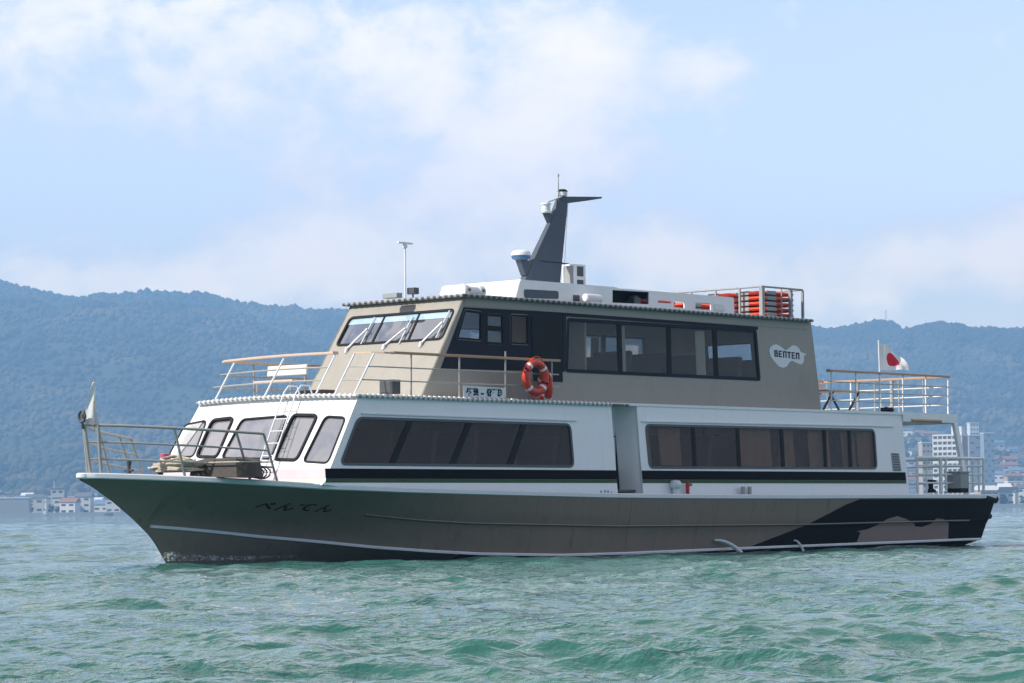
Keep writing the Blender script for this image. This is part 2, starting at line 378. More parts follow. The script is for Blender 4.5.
def build_water():
    na = 640; rows = [7.0]
    while rows[-1] < 170: rows.append(rows[-1] * 1.0023)
    while rows[-1] < 380: rows.append(rows[-1] * 1.0042)
    while rows[-1] < 9000: rows.append(rows[-1] * 1.035)
    r = np.array(rows); nr = len(r); a = np.radians(np.concatenate([np.linspace(-75, -21.5, 130), np.linspace(-21, 21, na), np.linspace(21.5, 75, 130)])); na = len(a)
    R, A = np.meshgrid(r, a, indexing='ij'); x = R * np.sin(A); y = R * np.cos(A); z = np.zeros_like(x); dx = np.zeros_like(x); dy = np.zeros_like(x)
    cell = np.maximum(R * np.gradient(a)[None], R * .0023)
    rg = np.random.default_rng(21)
    lam = np.exp(rg.uniform(math.log(.16), math.log(4.4), 140))
    main = math.radians(252)                                     # the wind waves run towards the viewer, a little to the left
    for L in lam:
        th = main + rg.normal(0, .62); k = 2 * math.pi / L; am = .0043 * L ** .68 * rg.uniform(.5, 1.3)
        ph = k * (x * math.cos(th) + y * math.sin(th)) + rg.uniform(0, 6.283)
        w = np.clip((L / cell - 2.0) / 2, 0, 1)
        z += am * w * np.cos(ph); dx -= .75 * am * w * math.cos(th) * np.sin(ph); dy -= .75 * am * w * math.sin(th) * np.sin(ph)
    def vnoise(s, seed):                                          # gusts: patches of rougher and calmer water
        g = np.random.default_rng(seed).random((64, 64)); u = (x / s) % 64; v = (y / s) % 64; i = u.astype(int); j = v.astype(int); f = u - i; h = v - j
        f = f * f * (3 - 2 * f); h = h * h * (3 - 2 * h); p = lambda a, b: g[(i + a) % 64, (j + b) % 64]
        return (p(0, 0) * (1 - f) + p(1, 0) * f) * (1 - h) + (p(0, 1) * (1 - f) + p(1, 1) * f) * h
    gust = .42 + .75 * vnoise(6, 1) + .45 * vnoise(2.1, 2)
    # the ship's own wave: a low swell that spreads aft from the stem
    P = np.stack([x - OB[0], y - OB[1]], -1); u = P @ EU[:2]; v = P @ EV[:2]; hbw = 2.2 * (1 - np.exp(-np.clip(u, 0, None) / 1.6))
    d = np.abs(v) - hbw; own = np.where(u > -1, .07 * np.exp(-((d - .35) / .5) ** 2) * np.exp(-((u - .8) / 1.6) ** 2), 0)
    own += np.where((u > 0) & (u < 40), .04 * np.exp(-((d - .9 - .16 * u) / .7) ** 2) * np.clip(u / 3, 0, 1) * np.cos(u * 1.1), 0)
    near = np.where((u > -1) & (u < 25), np.exp(-(np.clip(d, 0, None) / .5) ** 2), 0); z = z * gust * (1 - .55 * near) + own
    far = np.clip(R / 9000, 0, 1); co = np.stack([x + dx * gust, y + dy * gust, z], -1).reshape(-1, 3)
    idx = np.arange(nr * na).reshape(nr, na); k = nr * na; base = np.array([(-9000, -9000, -.32), (9000, -9000, -.32), (9000, 9000, -.32), (-9000, 9000, -.32)]); co = np.concatenate([co, base]); f = np.stack([idx[:-1, :-1], idx[:-1, 1:], idx[1:, 1:], idx[1:, :-1]], -1).reshape(-1, 4); f = np.concatenate([f, [[k, k + 1, k + 2, k + 3]]])
    me = bpy.data.meshes.new('water'); me.vertices.add(len(co)); me.vertices.foreach_set('co', co.ravel())
    me.loops.add(f.size); me.loops.foreach_set('vertex_index', f.ravel()); me.polygons.add(len(f))
    me.polygons.foreach_set('loop_start', np.arange(0, f.size, 4)); me.polygons.foreach_set('loop_total', np.full(len(f), 4)); me.update(calc_edges=True)
    me.polygons.foreach_set('use_smooth', np.ones(len(f), bool)); me.materials.append(water_material())
    o = bpy.data.objects.new('water', me); COL.objects.link(o); o.location.z = -.10; o['kind'] = 'structure'
build_water()

SHORE = 1500.0; RIDGE = 3800.0
_rx = np.array([-2600, -200, 0, 40, 75, 100, 150, 200, 250, 290, 345, 420, 520, 620, 720, 812, 830, 850, 875, 885, 897, 915, 935, 950, 975, 990, 1024, 1200, 3000])
_ry = np.array([330, 276, 280, 290, 297, 292, 292, 294, 302, 308, 309, 316, 322, 318, 324, 328, 331, 328, 323, 324, 333, 327, 323, 331, 331, 334, 332, 340, 380])
_rX = (_rx - 512) / F * RIDGE; _rZ = CH + (HY + ROLL * (512 - _rx) - _ry) / F * RIDGE - 8
def vn2(x, y, s, seed):
    g = np.random.default_rng(seed).random((128, 128)); u = np.asarray(x) / s + 500; v = np.asarray(y) / s + 500; i = np.floor(u).astype(int); j = np.floor(v).astype(int); f = u - i; h = v - j
    f = f * f * (3 - 2 * f); h = h * h * (3 - 2 * h); p = lambda a, b: g[(i + a) % 128, (j + b) % 128]
    return (p(0, 0) * (1 - f) + p(1, 0) * f) * (1 - h) + (p(0, 1) * (1 - f) + p(1, 1) * f) * h
def terrain(x, y):
    x = np.asarray(x, float); y = np.asarray(y, float)
    rz = np.interp(x * .35 + .65 * x * RIDGE / np.maximum(y, 1000), _rX, _rZ)
    rz = np.where(y > RIDGE - 250, np.interp(x, _rX, _rZ), rz)
    right = 1 / (1 + np.exp(-(x - 250) / 120))                    # the town climbs the slope on the right
    y0 = 2050 - 250 * right
    t = np.clip((y - y0) / (RIDGE - y0), 0, 1); back = np.clip((y - RIDGE) / 700, 0, 1)
    s = t ** (1.35)
    spur = (vn2(x, y * .55, 300, 3) - .5) * 210 + (vn2(x, y * .6, 120, 5) - .5) * 70 + (vn2(x, y, 45, 8) - .5) * 22
    z = rz * s * (1 - .5 * back) + spur * 4 * t * (1 - t) * (.25 + .75 * t) * np.where(y < RIDGE, 1, .0)
    return np.maximum(z, 0) + 1.2 + np.clip((y - SHORE) / 600, 0, 1) * 3
def build_hills():
    xs = np.arange(-1700, 1701, 14.); ys = np.concatenate([[SHORE - 30], np.arange(SHORE, 4600, 14.)]); Xg, Yg = np.meshgrid(xs, ys, indexing='ij')
    Z = terrain(Xg, Yg); Z[:, 0] = -4
    n, m = Xg.shape; idx = np.arange(n * m).reshape(n, m); f = np.stack([idx[:-1, :-1], idx[1:, :-1], idx[1:, 1:], idx[:-1, 1:]], -1).reshape(-1, 4)
    me = bpy.data.meshes.new('hills'); me.from_pydata(np.stack([Xg, Yg, Z], -1).reshape(-1, 3).tolist(), [], f.tolist())
    me.polygons.foreach_set('use_smooth', [True] * len(f))
    mm = bpy.data.materials.new('wooded_hillside'); mm.use_nodes = True; q = NT(mm.node_tree); b = q.n['Principled BSDF']; g = q.node('ShaderNodeNewGeometry').outputs['Position']
    c = q.mix(q.ramp(q.noise(g, .012, 6, .65), .35, .65), (.025, .034, .018, 1), (.060, .062, .036, 1))
    c = q.mix(q.ramp(q.noise(g, .004, 4, .6), .55, .7), c, (.09, .085, .06, 1)); q.l.new(c, b.inputs['Base Color']); b.inputs['Roughness'].default_value = .95
    me.materials.append(mm); o = bpy.data.objects.new('hills', me); COL.objects.link(o); o['kind'] = 'structure'
def build_forest():
    n = 72000; x = RNG.uniform(-1200, 1200, n * 3); y = RNG.uniform(2150, 3900, n * 3)
    keep = (np.abs(x / y) < .30) & (RNG.random(n * 3) < .35 + .65 * (y > 3300)); x = x[keep][:n]; y = y[keep][:n]
    rx = np.random.default_rng(5).uniform(-1150, 1150, 3400); x = np.concatenate([x, rx]); y = np.concatenate([y, np.full(3400, RIDGE) + RNG.uniform(-70, 30, 3400)])
    k = vn2(x, y, 140, 31); keep = ~((x > 340) & (y < 2900) & ((k > .62) | (RNG.random(len(x)) > .14))); x = x[keep]; y = y[keep]
    z = terrain(x, y); N = len(x)
    bm = bmesh.new(); bmesh.ops.create_icosphere(bm, subdivisions=1, radius=1); bv = np.array([v.co[:] for v in bm.verts]); bf = np.array([[v.index for v in f.verts] for f in bm.faces]); bm.free()
    r = RNG.uniform(2.0, 4.4, N) * (1 + .5 * (vn2(x, y, 60, 9) > .62)); hz = r * RNG.uniform(.7, 1.15, N)
    V = bv[None] * np.stack([r, r, hz], -1)[:, None] * RNG.uniform(.82, 1.15, (N, len(bv), 1)) + np.stack([x, y, z + hz * .5], -1)[:, None]
    Fc = (bf[None] + (np.arange(N) * len(bv))[:, None, None]).reshape(-1, 3)
    me = bpy.data.meshes.new('forest'); me.vertices.add(N * len(bv)); me.vertices.foreach_set('co', V.reshape(-1)); me.loops.add(Fc.size); me.loops.foreach_set('vertex_index', Fc.ravel())
    me.polygons.add(len(Fc)); me.polygons.foreach_set('loop_start', np.arange(0, Fc.size, 3)); me.polygons.foreach_set('loop_total', np.full(len(Fc), 3)); me.update(calc_edges=True)
    mm = bpy.data.materials.new('forest_canopy'); mm.use_nodes = True; q = NT(mm.node_tree); b = q.n['Principled BSDF']; g = q.node('ShaderNodeNewGeometry')
    c = q.mix(g.outputs['Random Per Island'], (.018, .027, .014, 1), (.036, .039, .021, 1)); c = q.mix(q.ramp(q.noise(g.outputs['Position'], .0032, 3, .6), .46, .6), c, (.050, .056, .030, 1)); c = q.mix(q.ramp(q.noise(g.outputs['Position'], .007, 4, .6), .48, .62), c, (.115, .092, .055, 1))
    q.l.new(c, b.inputs['Base Color']); b.inputs['Roughness'].default_value = .95; me.materials.append(mm)
    o = bpy.data.objects.new('forest', me); COL.objects.link(o); tag(o, 'hazy blue far-off woods covering the mountain ridge across the lake', 'forest', kind='stuff')
build_hills(); build_forest()
def build_haze():
    b = MB().box((0, 1700, 205), (5600, 6400, 414)); m = bpy.data.materials.new('haze_air'); m.use_nodes = True; q = NT(m.node_tree); q.n.clear()
    out = q.node('ShaderNodeOutputMaterial'); v = q.node('ShaderNodeVolumePrincipled'); v.inputs['Color'].default_value = HAZE_COL; v.inputs['Density'].default_value = HAZE_D; v.inputs['Anisotropy'].default_value = .1
    q.l.new(v.outputs[0], out.inputs['Volume'])
    o = b.build('haze', m, frame='w'); o['kind'] = 'stuff'; o['label'] = 'pale blue air haze over the lake and mountains'
    o.location.z = -4 + .0
build_haze()
#@@BOAT
# ------------------------------------------------------------------ the passenger boat
boat = thing('passenger_boat', 'large grey and white two-deck passenger boat with a slate blue mast crossing the lake', 'boat', (0, 0, 0))

# hull lines, traced in the photograph and solved on the hull's own half-breadths
_hu = np.array([-1.95, -1.80, -1.6, -1.2, -.6, 0, 1, 2, 3, 4.5, 6.5, 10, 20, 22.5, 24.2]); _hv = np.array([.0, .14, .29, .58, 1.00, 1.38, 1.90, 2.27, 2.40, 2.47, 2.50, 2.51, 2.49, 2.45, 2.40])
def hb(u): return np.interp(u, _hu, _hv)
def solve(pts, vf, u0=0.):
    U = []; Z = []
    for x, y in pts:
        u = u0 if not U else U[-1]
        for _ in range(40):
            un, z = onv(x, y, float(vf(u))); u = u + .5 * (un - u)
        U.append(u); Z.append(z)
    return np.array(U), np.array(Z)
_su, _sz = solve([(82, 478.5), (100, 478.5), (150, 480), (200, 482), (240, 484), (280, 486.5), (325, 489.5), (400, 492.5), (480, 494.8), (610, 498), (700, 498.8), (800, 499), (900, 498.5), (985, 498.5)], hb, -1.8)
def zs(u): return np.interp(u, _su, _sz)
_st = [(78.5, 479.5), (84, 482.5), (91, 486), (112, 501), (132.5, 518.5), (150.8, 537), (160, 551.5), (166, 563)]
_pu, _pz = zip(*[onv(x, y, 0) for x, y in _st])
_pu = np.array(list(_pu) + [.6, 1.6, 24]); _pz = np.array(list(_pz) + [-.5, -.75, -.75])
def zk(u): return np.interp(u, _pu, _pz)
_cvu = np.array([-.35, 0, 1, 2, 3, 4.5, 6, 8, 10, 20, 24]); _cvv = np.array([.02, .20, .64, 1.05, 1.40, 1.82, 2.08, 2.26, 2.32, 2.33, 2.27])
def vc(u): return np.interp(u, _cvu, _cvv)
_cu, _cz = solve([(152, 526.6), (183, 529), (214, 532), (260, 536.8), (314, 541.5), (373, 547.3), (431.6, 551.5), (480, 554), (560, 555.3), (620, 553.7), (752.8, 548), (973.5, 539.3)], vc, -.3)
def zc(u): return np.interp(u, _cu, _cz)
_ku, _kz = solve([(380, 514.5), (431.6, 520.5), (480, 523.7), (620, 526.5), (807, 524.8), (952, 521)], lambda u: hb(u) - .02, 3.)
def zkn(u): return np.interp(u, _ku, _kz)
U0 = -.36
def section(u):
    """half section from the sheer down to the keel: list of (v, z), and the index of the chine"""
    S0 = (float(hb(u)), float(zs(u))); kz = float(zk(u)); n = 9; up = []
    if u < U0: C = (.012, kz)
    else: C = (max(.012, float(vc(u))), max(float(zc(u)), kz + .002))
    p = np.interp(u, [-2, 0, 3, 7, 12], [1.25, 1.75, 1.45, 1.12, 1.0])
    k = np.interp(u, [3.0, 4.2, 24], [0, .035, .03])
    for i in range(n):
        t = 1 - i / (n - 1); z = C[1] + (S0[1] - C[1]) * t; v = C[0] + (S0[0] - C[0]) * t ** p
        if z > zkn(u): v += k * min(1, (z - zkn(u)) / .02) * (1 if i else 1)
        up.append((v, z))
    dn = []
    for i in range(1, 5):
        t = i / 4; dn.append((C[0] * (1 - t) * .97 + .012 * t, C[1] + (kz - C[1]) * t))
    return up + dn, n - 1
def ushift(u, z): return u - max(0, u - 20.5) / 3.3 * .42 * max(0, 1.12 - z)
def hull_v(u, z):
    s, c = section(u); s = s[:c + 1][::-1]; return float(np.interp(z, [q[1] for q in s], [q[0] for q in s]))
def hsurf(a, b, off=0.): return (ushift(a, b), hull_v(a, b) + off, b)

UE = 23.75
def build_hull():
    us = list(np.concatenate([np.linspace(-1.88, .5, 24), np.linspace(.7, 8, 30), np.linspace(8.5, UE, 34)])); m = MB(); rows = []
    secs = [section(u) for u in us]; n = len(secs[0][0])
    def P(i, j): v, z = secs[i][0][j]; return (ushift(us[i], z), v, z)
    m.grid(P, len(us), n)
    for k, f in enumerate(m.f):
        j = min(f) % n
        if j >= secs[0][1] and us[min(f) // n] > 5.5: m.m[k] = 1
    m = m.mirror()
    last = [P(len(us) - 1, j) for j in range(n)]
    m.add(last + [(a, -b, c) for a, b, c in last[::-1]], [tuple(range(2 * n))], 1)
    return m.build('hull', [X['hull'], X['hullblk']], boat, smooth=24)
hull = build_hull()
def along(us, vf, zf, prof):
    """a moulding swept along the hull; prof = [(dv, dz), ...]"""
    m = MB(); n = len(prof); us = list(us)
    def P(i, j):
        u = us[i]; j = j % n; z = float(zf(u)) + prof[j][1]; return (ushift(u, z), float(vf(u)) + prof[j][0], z)
    m.grid(P, len(us), n + 1); m.add([P(0, j) for j in range(n)], [tuple(range(n))]); m.add([P(len(us) - 1, j) for j in range(n)], [tuple(range(n))])
    return m
_ug = np.concatenate([np.linspace(-1.89, 0, 24), np.linspace(.2, UE, 70)])
along(_ug, hb, zs, [(-.05, .098), (.035, .098), (.055, .08), (.055, .012), (.03, -.006), (-.05, -.006)]).pair('gunwale', X['strip'], hull, smooth=40)
along(np.linspace(-.33, UE - .05, 90), lambda u: vc(u), zc, [(-.05, .03), (.018, .03), (.03, .012), (.024, -.022), (-.05, -.022)]).pair('chine_strip', X['strip'], hull, smooth=40)
along(np.linspace(3.25, 22.8, 60), lambda u: hull_v(u, float(zkn(u)) - .01), zkn, [(-.03, .03), (.05 , .022), (.055, .004), (-.03, -.03)]).pair('spray_rail', X['hull'], hull, smooth=40)
u_, z_ = -1.80, float(zs(-1.8)); MB().lathe([(.0, -.008), (.12, -.008), (.15, .02), (.15, .08), (.12, .1005), (.0, .1005)], (u_, 0, z_), n=24).build('stem_cap', X['strip'], hull, smooth=40)
# deck
_ud = list(_ug)
md = MB(); md.grid(lambda i, j: (_ud[i], float(hb(_ud[i]) - .03) * (j / 4 - 1), float(zs(_ud[i])) + .03 + .05 * (1 - (j / 4 - 1) ** 2)), len(_ud), 9); md.build('deck', X['grey'], boat)

def hpx(pts, g=(18, .7)): return [inv(lambda a, b, o: hsurf(a, b), x, y, g) for x, y in pts]
blk = [(860, 499.5), (846, 504.5), (804, 526), (745, 548.5)]
B4 = hpx(blk); zmax = lambda u: float(zs(u)) - .012
top = [(u, zmax(u)) for u in np.linspace(B4[0][0], UE - .02, 12)]; bot = [(u, float(zc(u)) - .005) for u in np.linspace(UE - .02, B4[3][0], 14)]
sheet(hsurf, B4[1:3][::-1] + top + bot, (), .006, .003, cut=[(0, .35), (1, .1)]).pair('black_stern_paint', X['hullblk'], hull)
blob = [(857, 539), (860, 532), (856, 531.5), (868, 529), (877, 525), (887, 519), (897, 516.2), (907, 519.5), (914, 524), (915, 526.5), (922, 527), (931, 523.5), (936, 518.5), (943, 519), (948.5, 523), (948, 538)]
blob = hpx(blob, (21, .6)); z0 = [(u, float(zc(u)) + .03) for u in np.linspace(blob[-1][0], blob[0][0], 8)]
sheet(hsurf, blob[1:-1] + z0, (), .011, .003, cut=[(0, .3), (1, .1)]).pair('mauve_stern_emblem', X['hullpink'], hull)
for u in (4.6, 7.4, 10.2, 13.0, 15.8):                              # butt welds of the shell plating, hardly proud of the paint
    sheet(hsurf, [(u - .011, float(zc(u)) + .03), (u + .011, float(zc(u)) + .03), (u + .011, float(zs(u)) - .02), (u - .011, float(zs(u)) - .02)], (), .004, .003, cut=[(1, .06)]).pair('weld_seam', X['hull'], hull)
# name on the bow, in hiragana
def lettering(body, surf, size, centre, slope=0, width=None, off=.004, sx=1.0, bold=0.):
    V, Fs = text_polys(body, size, width, bold); cu, cz = centre
    return MB().add([surf(cu + x * sx, cz + y + slope * x, off) for x, y in V], Fs)
nm = MB()
for k, (ch, x, y) in enumerate([('べ', 264.5, 506.5), ('ん', 285, 507.5), ('て', 305.5, 508), ('ん', 324.5, 509)]):
    a, b = hpx([(x, y)], (1, 1))[0]; nm.join(lettering(ch, hsurf, .155, (a, b), -.03, .30, bold=.004))
nm.build('name_lettering', X['black'], hull, recalc=False)
def stern_fender():
    m = MB()
    m.box((UE + .02, 0, 1.02), (.16, 4.76, .2)); m.box((UE - .05, 0, .62), (.14, 4.55, .16)); m.box((UE - .1, 0, .80), (.08, 4.3, .2))
    for v in (-2.28, 2.28):
        m.tube([(UE - .5, v + .13 * np.sign(v), 1.03), (UE + .08, v + .08 * np.sign(v), 1.0)], .10, 10); m.tube([(UE - .3, v, .60), (UE + .02, v * .98, .60)], .07, 10)
    return m
stern_fender().build('stern_fender', X['black'], hull, bevel=.02)

# ---------------- surfaces of the superstructure
ZT = 2.95; ZU = 5.0
def side_lo(a, b, off=0.): return (a, 2.36 - .086 * (b - 1.1) + off, b)
def side_up(a, b, off=0.): return (a, 1.66 - .035 * (b - 3.0) + off, b)
def front_lo(a, b, off=0.): return (1.77 + .63 * (b - 1.37) + .01 * a * a - off * .85, a, b + off * .5)
def front_up(a, b, off=0.): return (5.07 + 1.25 * (b - 3.08) / 1.95 - off * .85, a, b + off * .5)
def P2(surf, pts, g=(8, 2)): return [inv(surf, x, y, g) for x, y in pts]

def window(name, surf, P, parent, r=.09, fw=.035, glassmat='gl_dark', mull=(), proud=.012, sides=True, mw=None, framemat='dgrey', film=None):
    """window part: frame; sub-parts pane and mullions. returns the hole for the wall"""
    R = rpoly(P, r); m = ring(surf, R, fw, proud, .05); mir = (lambda q: q.mirror()) if False else (lambda q: q)
    outs = []
    for sgn in ((1, -1) if sides else (1,)):
        flip = (lambda q: q if sgn > 0 else q.mirror(False))
        w = flip(ring(surf, R, fw, proud, .05)).build(name, X[framemat], parent)
        flip(sheet(surf, grow(R, fw * .2), (), -.018, 0, cut=[(0, .3)] if surf is front_lo else None)).build('pane', X[glassmat if sgn > 0 or glassmat == 'gl_bridge' else 'gl_clear'], w)
        if film: flip(sheet(surf, film, (), -.012, 0)).build('sun_film', X['gl_film'], w)
        for (a, b, wd) in mull:
            d = wd / 2; flip(sheet(surf, [(a[0] - d, a[1]), (a[0] + d, a[1]), (b[0] + d, b[1]), (b[0] - d, b[1])], (), -.004, .04)).build('mullion', X['black'], w)
        outs.append(w)
    return R, outs

# ---------------- lower cabin
lc = MB()
Wf = P2(side_lo, [(358, 417.8), (570, 424.6), (573.5, 466.6), (340.5, 464)], (5, 2)); Wa = P2(side_lo, [(645.5, 425), (874, 430), (876.7, 468.3), (649.5, 467.6)], (14, 2))
ML = lambda surf, l, w, g: [(inv(surf, *a, g), inv(surf, *b, g), w) for a, b in l]
Rf, _ = window('forward_cabin_window', side_lo, Wf, boat, .13, .05, 'gl_dark', ML(side_lo, [((411, 420), (392.5, 464)), ((470, 422), (452.5, 465.5)), ((524.5, 423.5), (510, 466))], .16, (6, 2)))
Ra, _ = window('aft_cabin_window', side_lo, Wa, boat, .12, .05, 'gl_dark', ML(side_lo, [((693.5, 427), (695.5, 467.5)), ((738, 428), (740, 467.8)), ((782, 429), (784, 468)), ((824.5, 429.5), (826.5, 468)), ((849.5, 430), (851.5, 468))], .10, (14, 2)))
zb = lambda u: float(zs(u)) + .05
uf0 = 1.80; RC = [inv(side_lo, x, y, (10, 2)) for x, y in ((611, 405), (618, 495), (638.5, 405), (641.5, 495))]
r0, r1 = (RC[0][0] + RC[1][0]) / 2, (RC[2][0] + RC[3][0]) / 2 + .0
ua = P2(side_lo, [(901.5, 415), (909.5, 496)], (20, 2))
o1 = [(2.81, ZT)] + [(r0, ZT), (r0, zb(r0))] + [(u, zb(u)) for u in np.linspace(r0 - .5, 2.3, 12)] + [(uf0, 1.34)]
sheet(side_lo, o1, [Rf], 0, .045, mb=lc)
o2 = [(r1, ZT), (ua[0][0], ZT), (ua[1][0], zb(ua[1][0]))] + [(u, zb(u)) for u in np.linspace(ua[1][0] - .5, r1 + .4, 14)] + [(r1, zb(r1))]
sheet(side_lo, o2, [Ra], 0, .045, mb=lc)
# boarding recess between them
for u in (r0, r1): lc.add([side_lo(u, ZT, -.02), side_lo(u, zb(u), -.02), side_lo(u, zb(u), -.62), side_lo(u, ZT, -.62)], [(0, 1, 2, 3)])
lc.add([(r0, 1.62, zb(r0)), (r1, 1.62, zb(r1)), (r1, 1.62, ZT), (r0, 1.62, ZT)], [(0, 1, 2, 3)])
sw = lc.pair('side_wall', X['white'], boat); lc = MB()
# curved front with five windows
fw5 = [[(185, 425), (207, 420.5), (193.5, 456.8), (168, 457.5)], [(212.5, 420.5), (234, 418), (217, 457.6), (196.5, 457)], [(242, 419.5), (288, 415.8), (271, 459), (221.5, 458)],
       [(293.5, 415.2), (318, 415.6), (297, 460.5), (274, 459.8)], [(325.5, 416.4), (346, 417.6), (328, 463.3), (303, 461.7)]]
holes = []
for k, P in enumerate(fw5):
    Pq = P2(front_lo, P, (0, 2.2)); h, _ = window('front_cabin_window', front_lo, Pq, boat, .11, .05 if k in (1, 3) else .032, 'gl_front', sides=False, framemat='black', proud=.03 if k in (1, 3) else .015); holes.append(h)
vtop, vbot = 2.2, 2.338
edge = [(-vbot, 1.34)] + [(v, 1.30) for v in np.linspace(-2.1, 2.1, 9)] + [(vbot, 1.34), (vtop, ZT)] + [(v, ZT + .045 * (1 - (v / 2.2) ** 2)) for v in np.linspace(1.9, -1.9, 9)] + [(-vtop, ZT)]
sheet(front_lo, edge, holes, 0, .045, cut=[(0, .2)], mb=lc)
lower = lc.build('front_wall', X['white'], boat); lc = MB()
# after end wall
lc.add([(ua[0][0], v, z) for v, z in ((-2.18, ZT), (2.18, ZT))] + [(ua[1][0], v, zb(20)) for v in (2.34, -2.34)], [(0, 1, 2, 3)])
lc.build('end_wall', X['white'], boat)
# stripes
def band(surf, u0, u1, za, zb_, off, name, m, sides=True):
    q = sheet(surf, [(u0, za), (u1, za), (u1, zb_), (u0, zb_)], (), off, .004, cut=[(0, .4)])
    q.pair(name, X[m], sw) if sides else q.build(name, X[m], lower)
zt = lambda x, y: inv(side_lo, x, y, (10, 1.5))[1]
for a, b in ((1.85, r0), (r1, ua[1][0] - .08)):
    band(side_lo, a, b, 1.445, 1.630, .004, 'black_stripe', 'stripe'); band(side_lo, a, b, 1.372, 1.443, .004, 'green_stripe', 'green')
sheet(lambda a, b, o=0: (a, 1.62 + o, b), [(r0 + .01, 1.445), (r1 - .01, 1.445), (r1 - .01, 1.63), (r0 + .01, 1.63)], (), .005, .003).pair('black_stripe', X['stripe'], sw)
sheet(lambda a, b, o=0: (a, 1.62 + o, b), [(r0 + .01, 1.372), (r1 - .01, 1.372), (r1 - .01, 1.443), (r0 + .01, 1.443)], (), .005, .003).pair('green_stripe', X['green'], sw)
sheet(lambda a, b, o=0: (a, 1.62 + o, b), [(r0 + .04, 2.32), (r1 - .04, 2.35), (r1 - .04, 2.325), (r0 + .04, 2.295)], (), .03, .02).pair('grab_rail', X['dgrey'], sw)
band(front_lo, -2.3, 2.3, 1.445, 1.628, .004, 'front_stripe', 'mauve', False); band(front_lo, -2.3, 2.3, 1.37, 1.443, .004, 'front_green_stripe', 'pgreen', False)  # the side stripes carried across the front, painted pale for sun glare
for pts in ([(361, 413.4), (576, 420.6)], [(641, 421.3), (893, 426.5)]):
    a, b = P2(side_lo, pts, (8, 2)); sheet(side_lo, [(a[0], a[1] - .012), (b[0], b[1] - .012), (b[0], b[1] + .012), (a[0], a[1] + .012)], (), .035, .04).pair('drip_moulding', X['strip'], sw)
vp = P2(side_lo, [(891, 453), (898.5, 453.3), (901, 471), (893, 471)], (20, 2)); vm = sheet(side_lo, vp, (), .012, .012)
vt = vm.pair('vent_grille', X['grey'], boat)
for k in range(7):
    q = MB()
    t = (k + .5) / 7; a = [vp[0][i] * (1 - t) + vp[3][i] * t for i in (0, 1)]; b = [vp[1][i] * (1 - t) + vp[2][i] * t for i in (0, 1)]
    sheet(side_lo, [(a[0] + .03, a[1] - .012), (b[0] - .03, b[1] - .012), (b[0] - .03, b[1] + .012), (a[0] + .03, a[1] + .012)], (), .018, .006, mb=q); q.pair('louvre', X['dgrey'], vt)
for x, y in ((601, 492), (605, 491.5), (608, 491.6), (611.5, 493.2)):
    q = MB(); a, b = inv(side_lo, x, y, (10, 1.2)); sheet(side_lo, [(a - .02, b - .03), (a + .02, b - .03), (a + .02, b + .03), (a - .02, b + .03)], (), .006, .005, mb=q); q.build('small_notice', X['grey'], sw[0])

# roof of the lower cabin = upper deck, with its scalloped eave
def bead(path, z, step, ra, rb, camber=0.):
    """a trim bead whose short pale swellings alternate with dark gaps"""
    L = [0]
    for i in range(1, len(path)): L.append(L[-1] + math.dist(path[i], path[i - 1]))
    m = MB(); D = []; k = 0
    while k * step / 2 < L[-1]: D += [(k * step / 2 + .002, k % 2), (k * step / 2 + step / 2 - .002, k % 2)]; k += 1
    pts = [(np.interp(d, L, [p[0] for p in path]), np.interp(d, L, [p[1] for p in path])) for d, _ in D]; pts = [(u, v, z + camber * (1 - min(1, abs(v) / 2.2) ** 2)) for u, v in pts]
    m.tube(pts, [ra if w else rb for _, w in D], 8)
    for i in range(len(D) - 1):
        if D[i][1] and D[i + 1][1]: m.m[i * 8:(i + 1) * 8] = [1] * 8
    return m
def deck_outline(grow_=0.):
    pts = []
    for v in np.linspace(-2.18, 2.18, 17): pts.append((front_lo(v, ZT)[0] - .05 - grow_, v * (1 + grow_ / 2)))
    return pts
def build_upper_deck():
    f = deck_outline(); pl = f + [(r0 + .02, 2.22), (22.45, 2.22), (22.45, -2.22), (r0 + .02, -2.22)]
    cam_ = lambda v: .045 * (1 - (v / 2.2) ** 2)
    m = MB(); m.prism([(u, v, ZT + .002 + cam_(v)) for u, v in pl], [(u, v, ZT + .055 + cam_(v)) for u, v in pl]); ud = m.build('upper_deck', X['white'], boat)
    # bead of the eave, forward half: small pale scallops with dark gaps
    path = [(front_lo(v, ZT)[0] - .07, v) for v in np.linspace(-2.2, 2.2, 40)] + [(u, 2.245) for u in np.linspace(2.9, r0 - .05, 60)]
    L = [0];
    for i in range(1, len(path)): L.append(L[-1] + math.dist(path[i], path[i - 1]))
    bead(path, ZT + .02, .135, .043, .034, .045).build('eave_trim', [X['steel'], X['strip']], ud)
    MB().tube([(u, -2.245, ZT + .018) for u in np.linspace(2.9, r0, 30)], .028, 8).build('eave_trim', X['dgrey'], ud)
    # fascia of the after part, open underneath past the cabin
    fa = MB(); a0 = ua[0][0]
    sheet(lambda a, b, o=0: (a, 2.22 + o, b), [(a0 + .02, 2.80), (22.47, 2.80), (22.47, ZT + .06), (17.9, ZT + .06), (17.9, ZT - .0), (a0 + .02, ZT - .0)], (), .012, .05, mb=fa)
    fa = fa.mirror(); fa.box((22.46, 0, 2.88), (.05, 4.46, .2)); fa.build('deck_fascia', X['white'], ud)
    MB().tube([(a0 + .35, 2.235, 2.83), (a0 + 1.55, 2.235, 2.83)], .035, 8).build('rolled_awning', X['wood'], ud)
    q = MB()
    for u0, u1 in ((r0 + .02, r0 + .35), (r0 + .42, r0 + .5)): q.box(((u0 + u1) / 2, 2.24, ZT - .0), (u1 - u0, .04, .05))
    q.build('lamp_bar', X['dgrey'], ud)
    return ud
udeck = build_upper_deck()

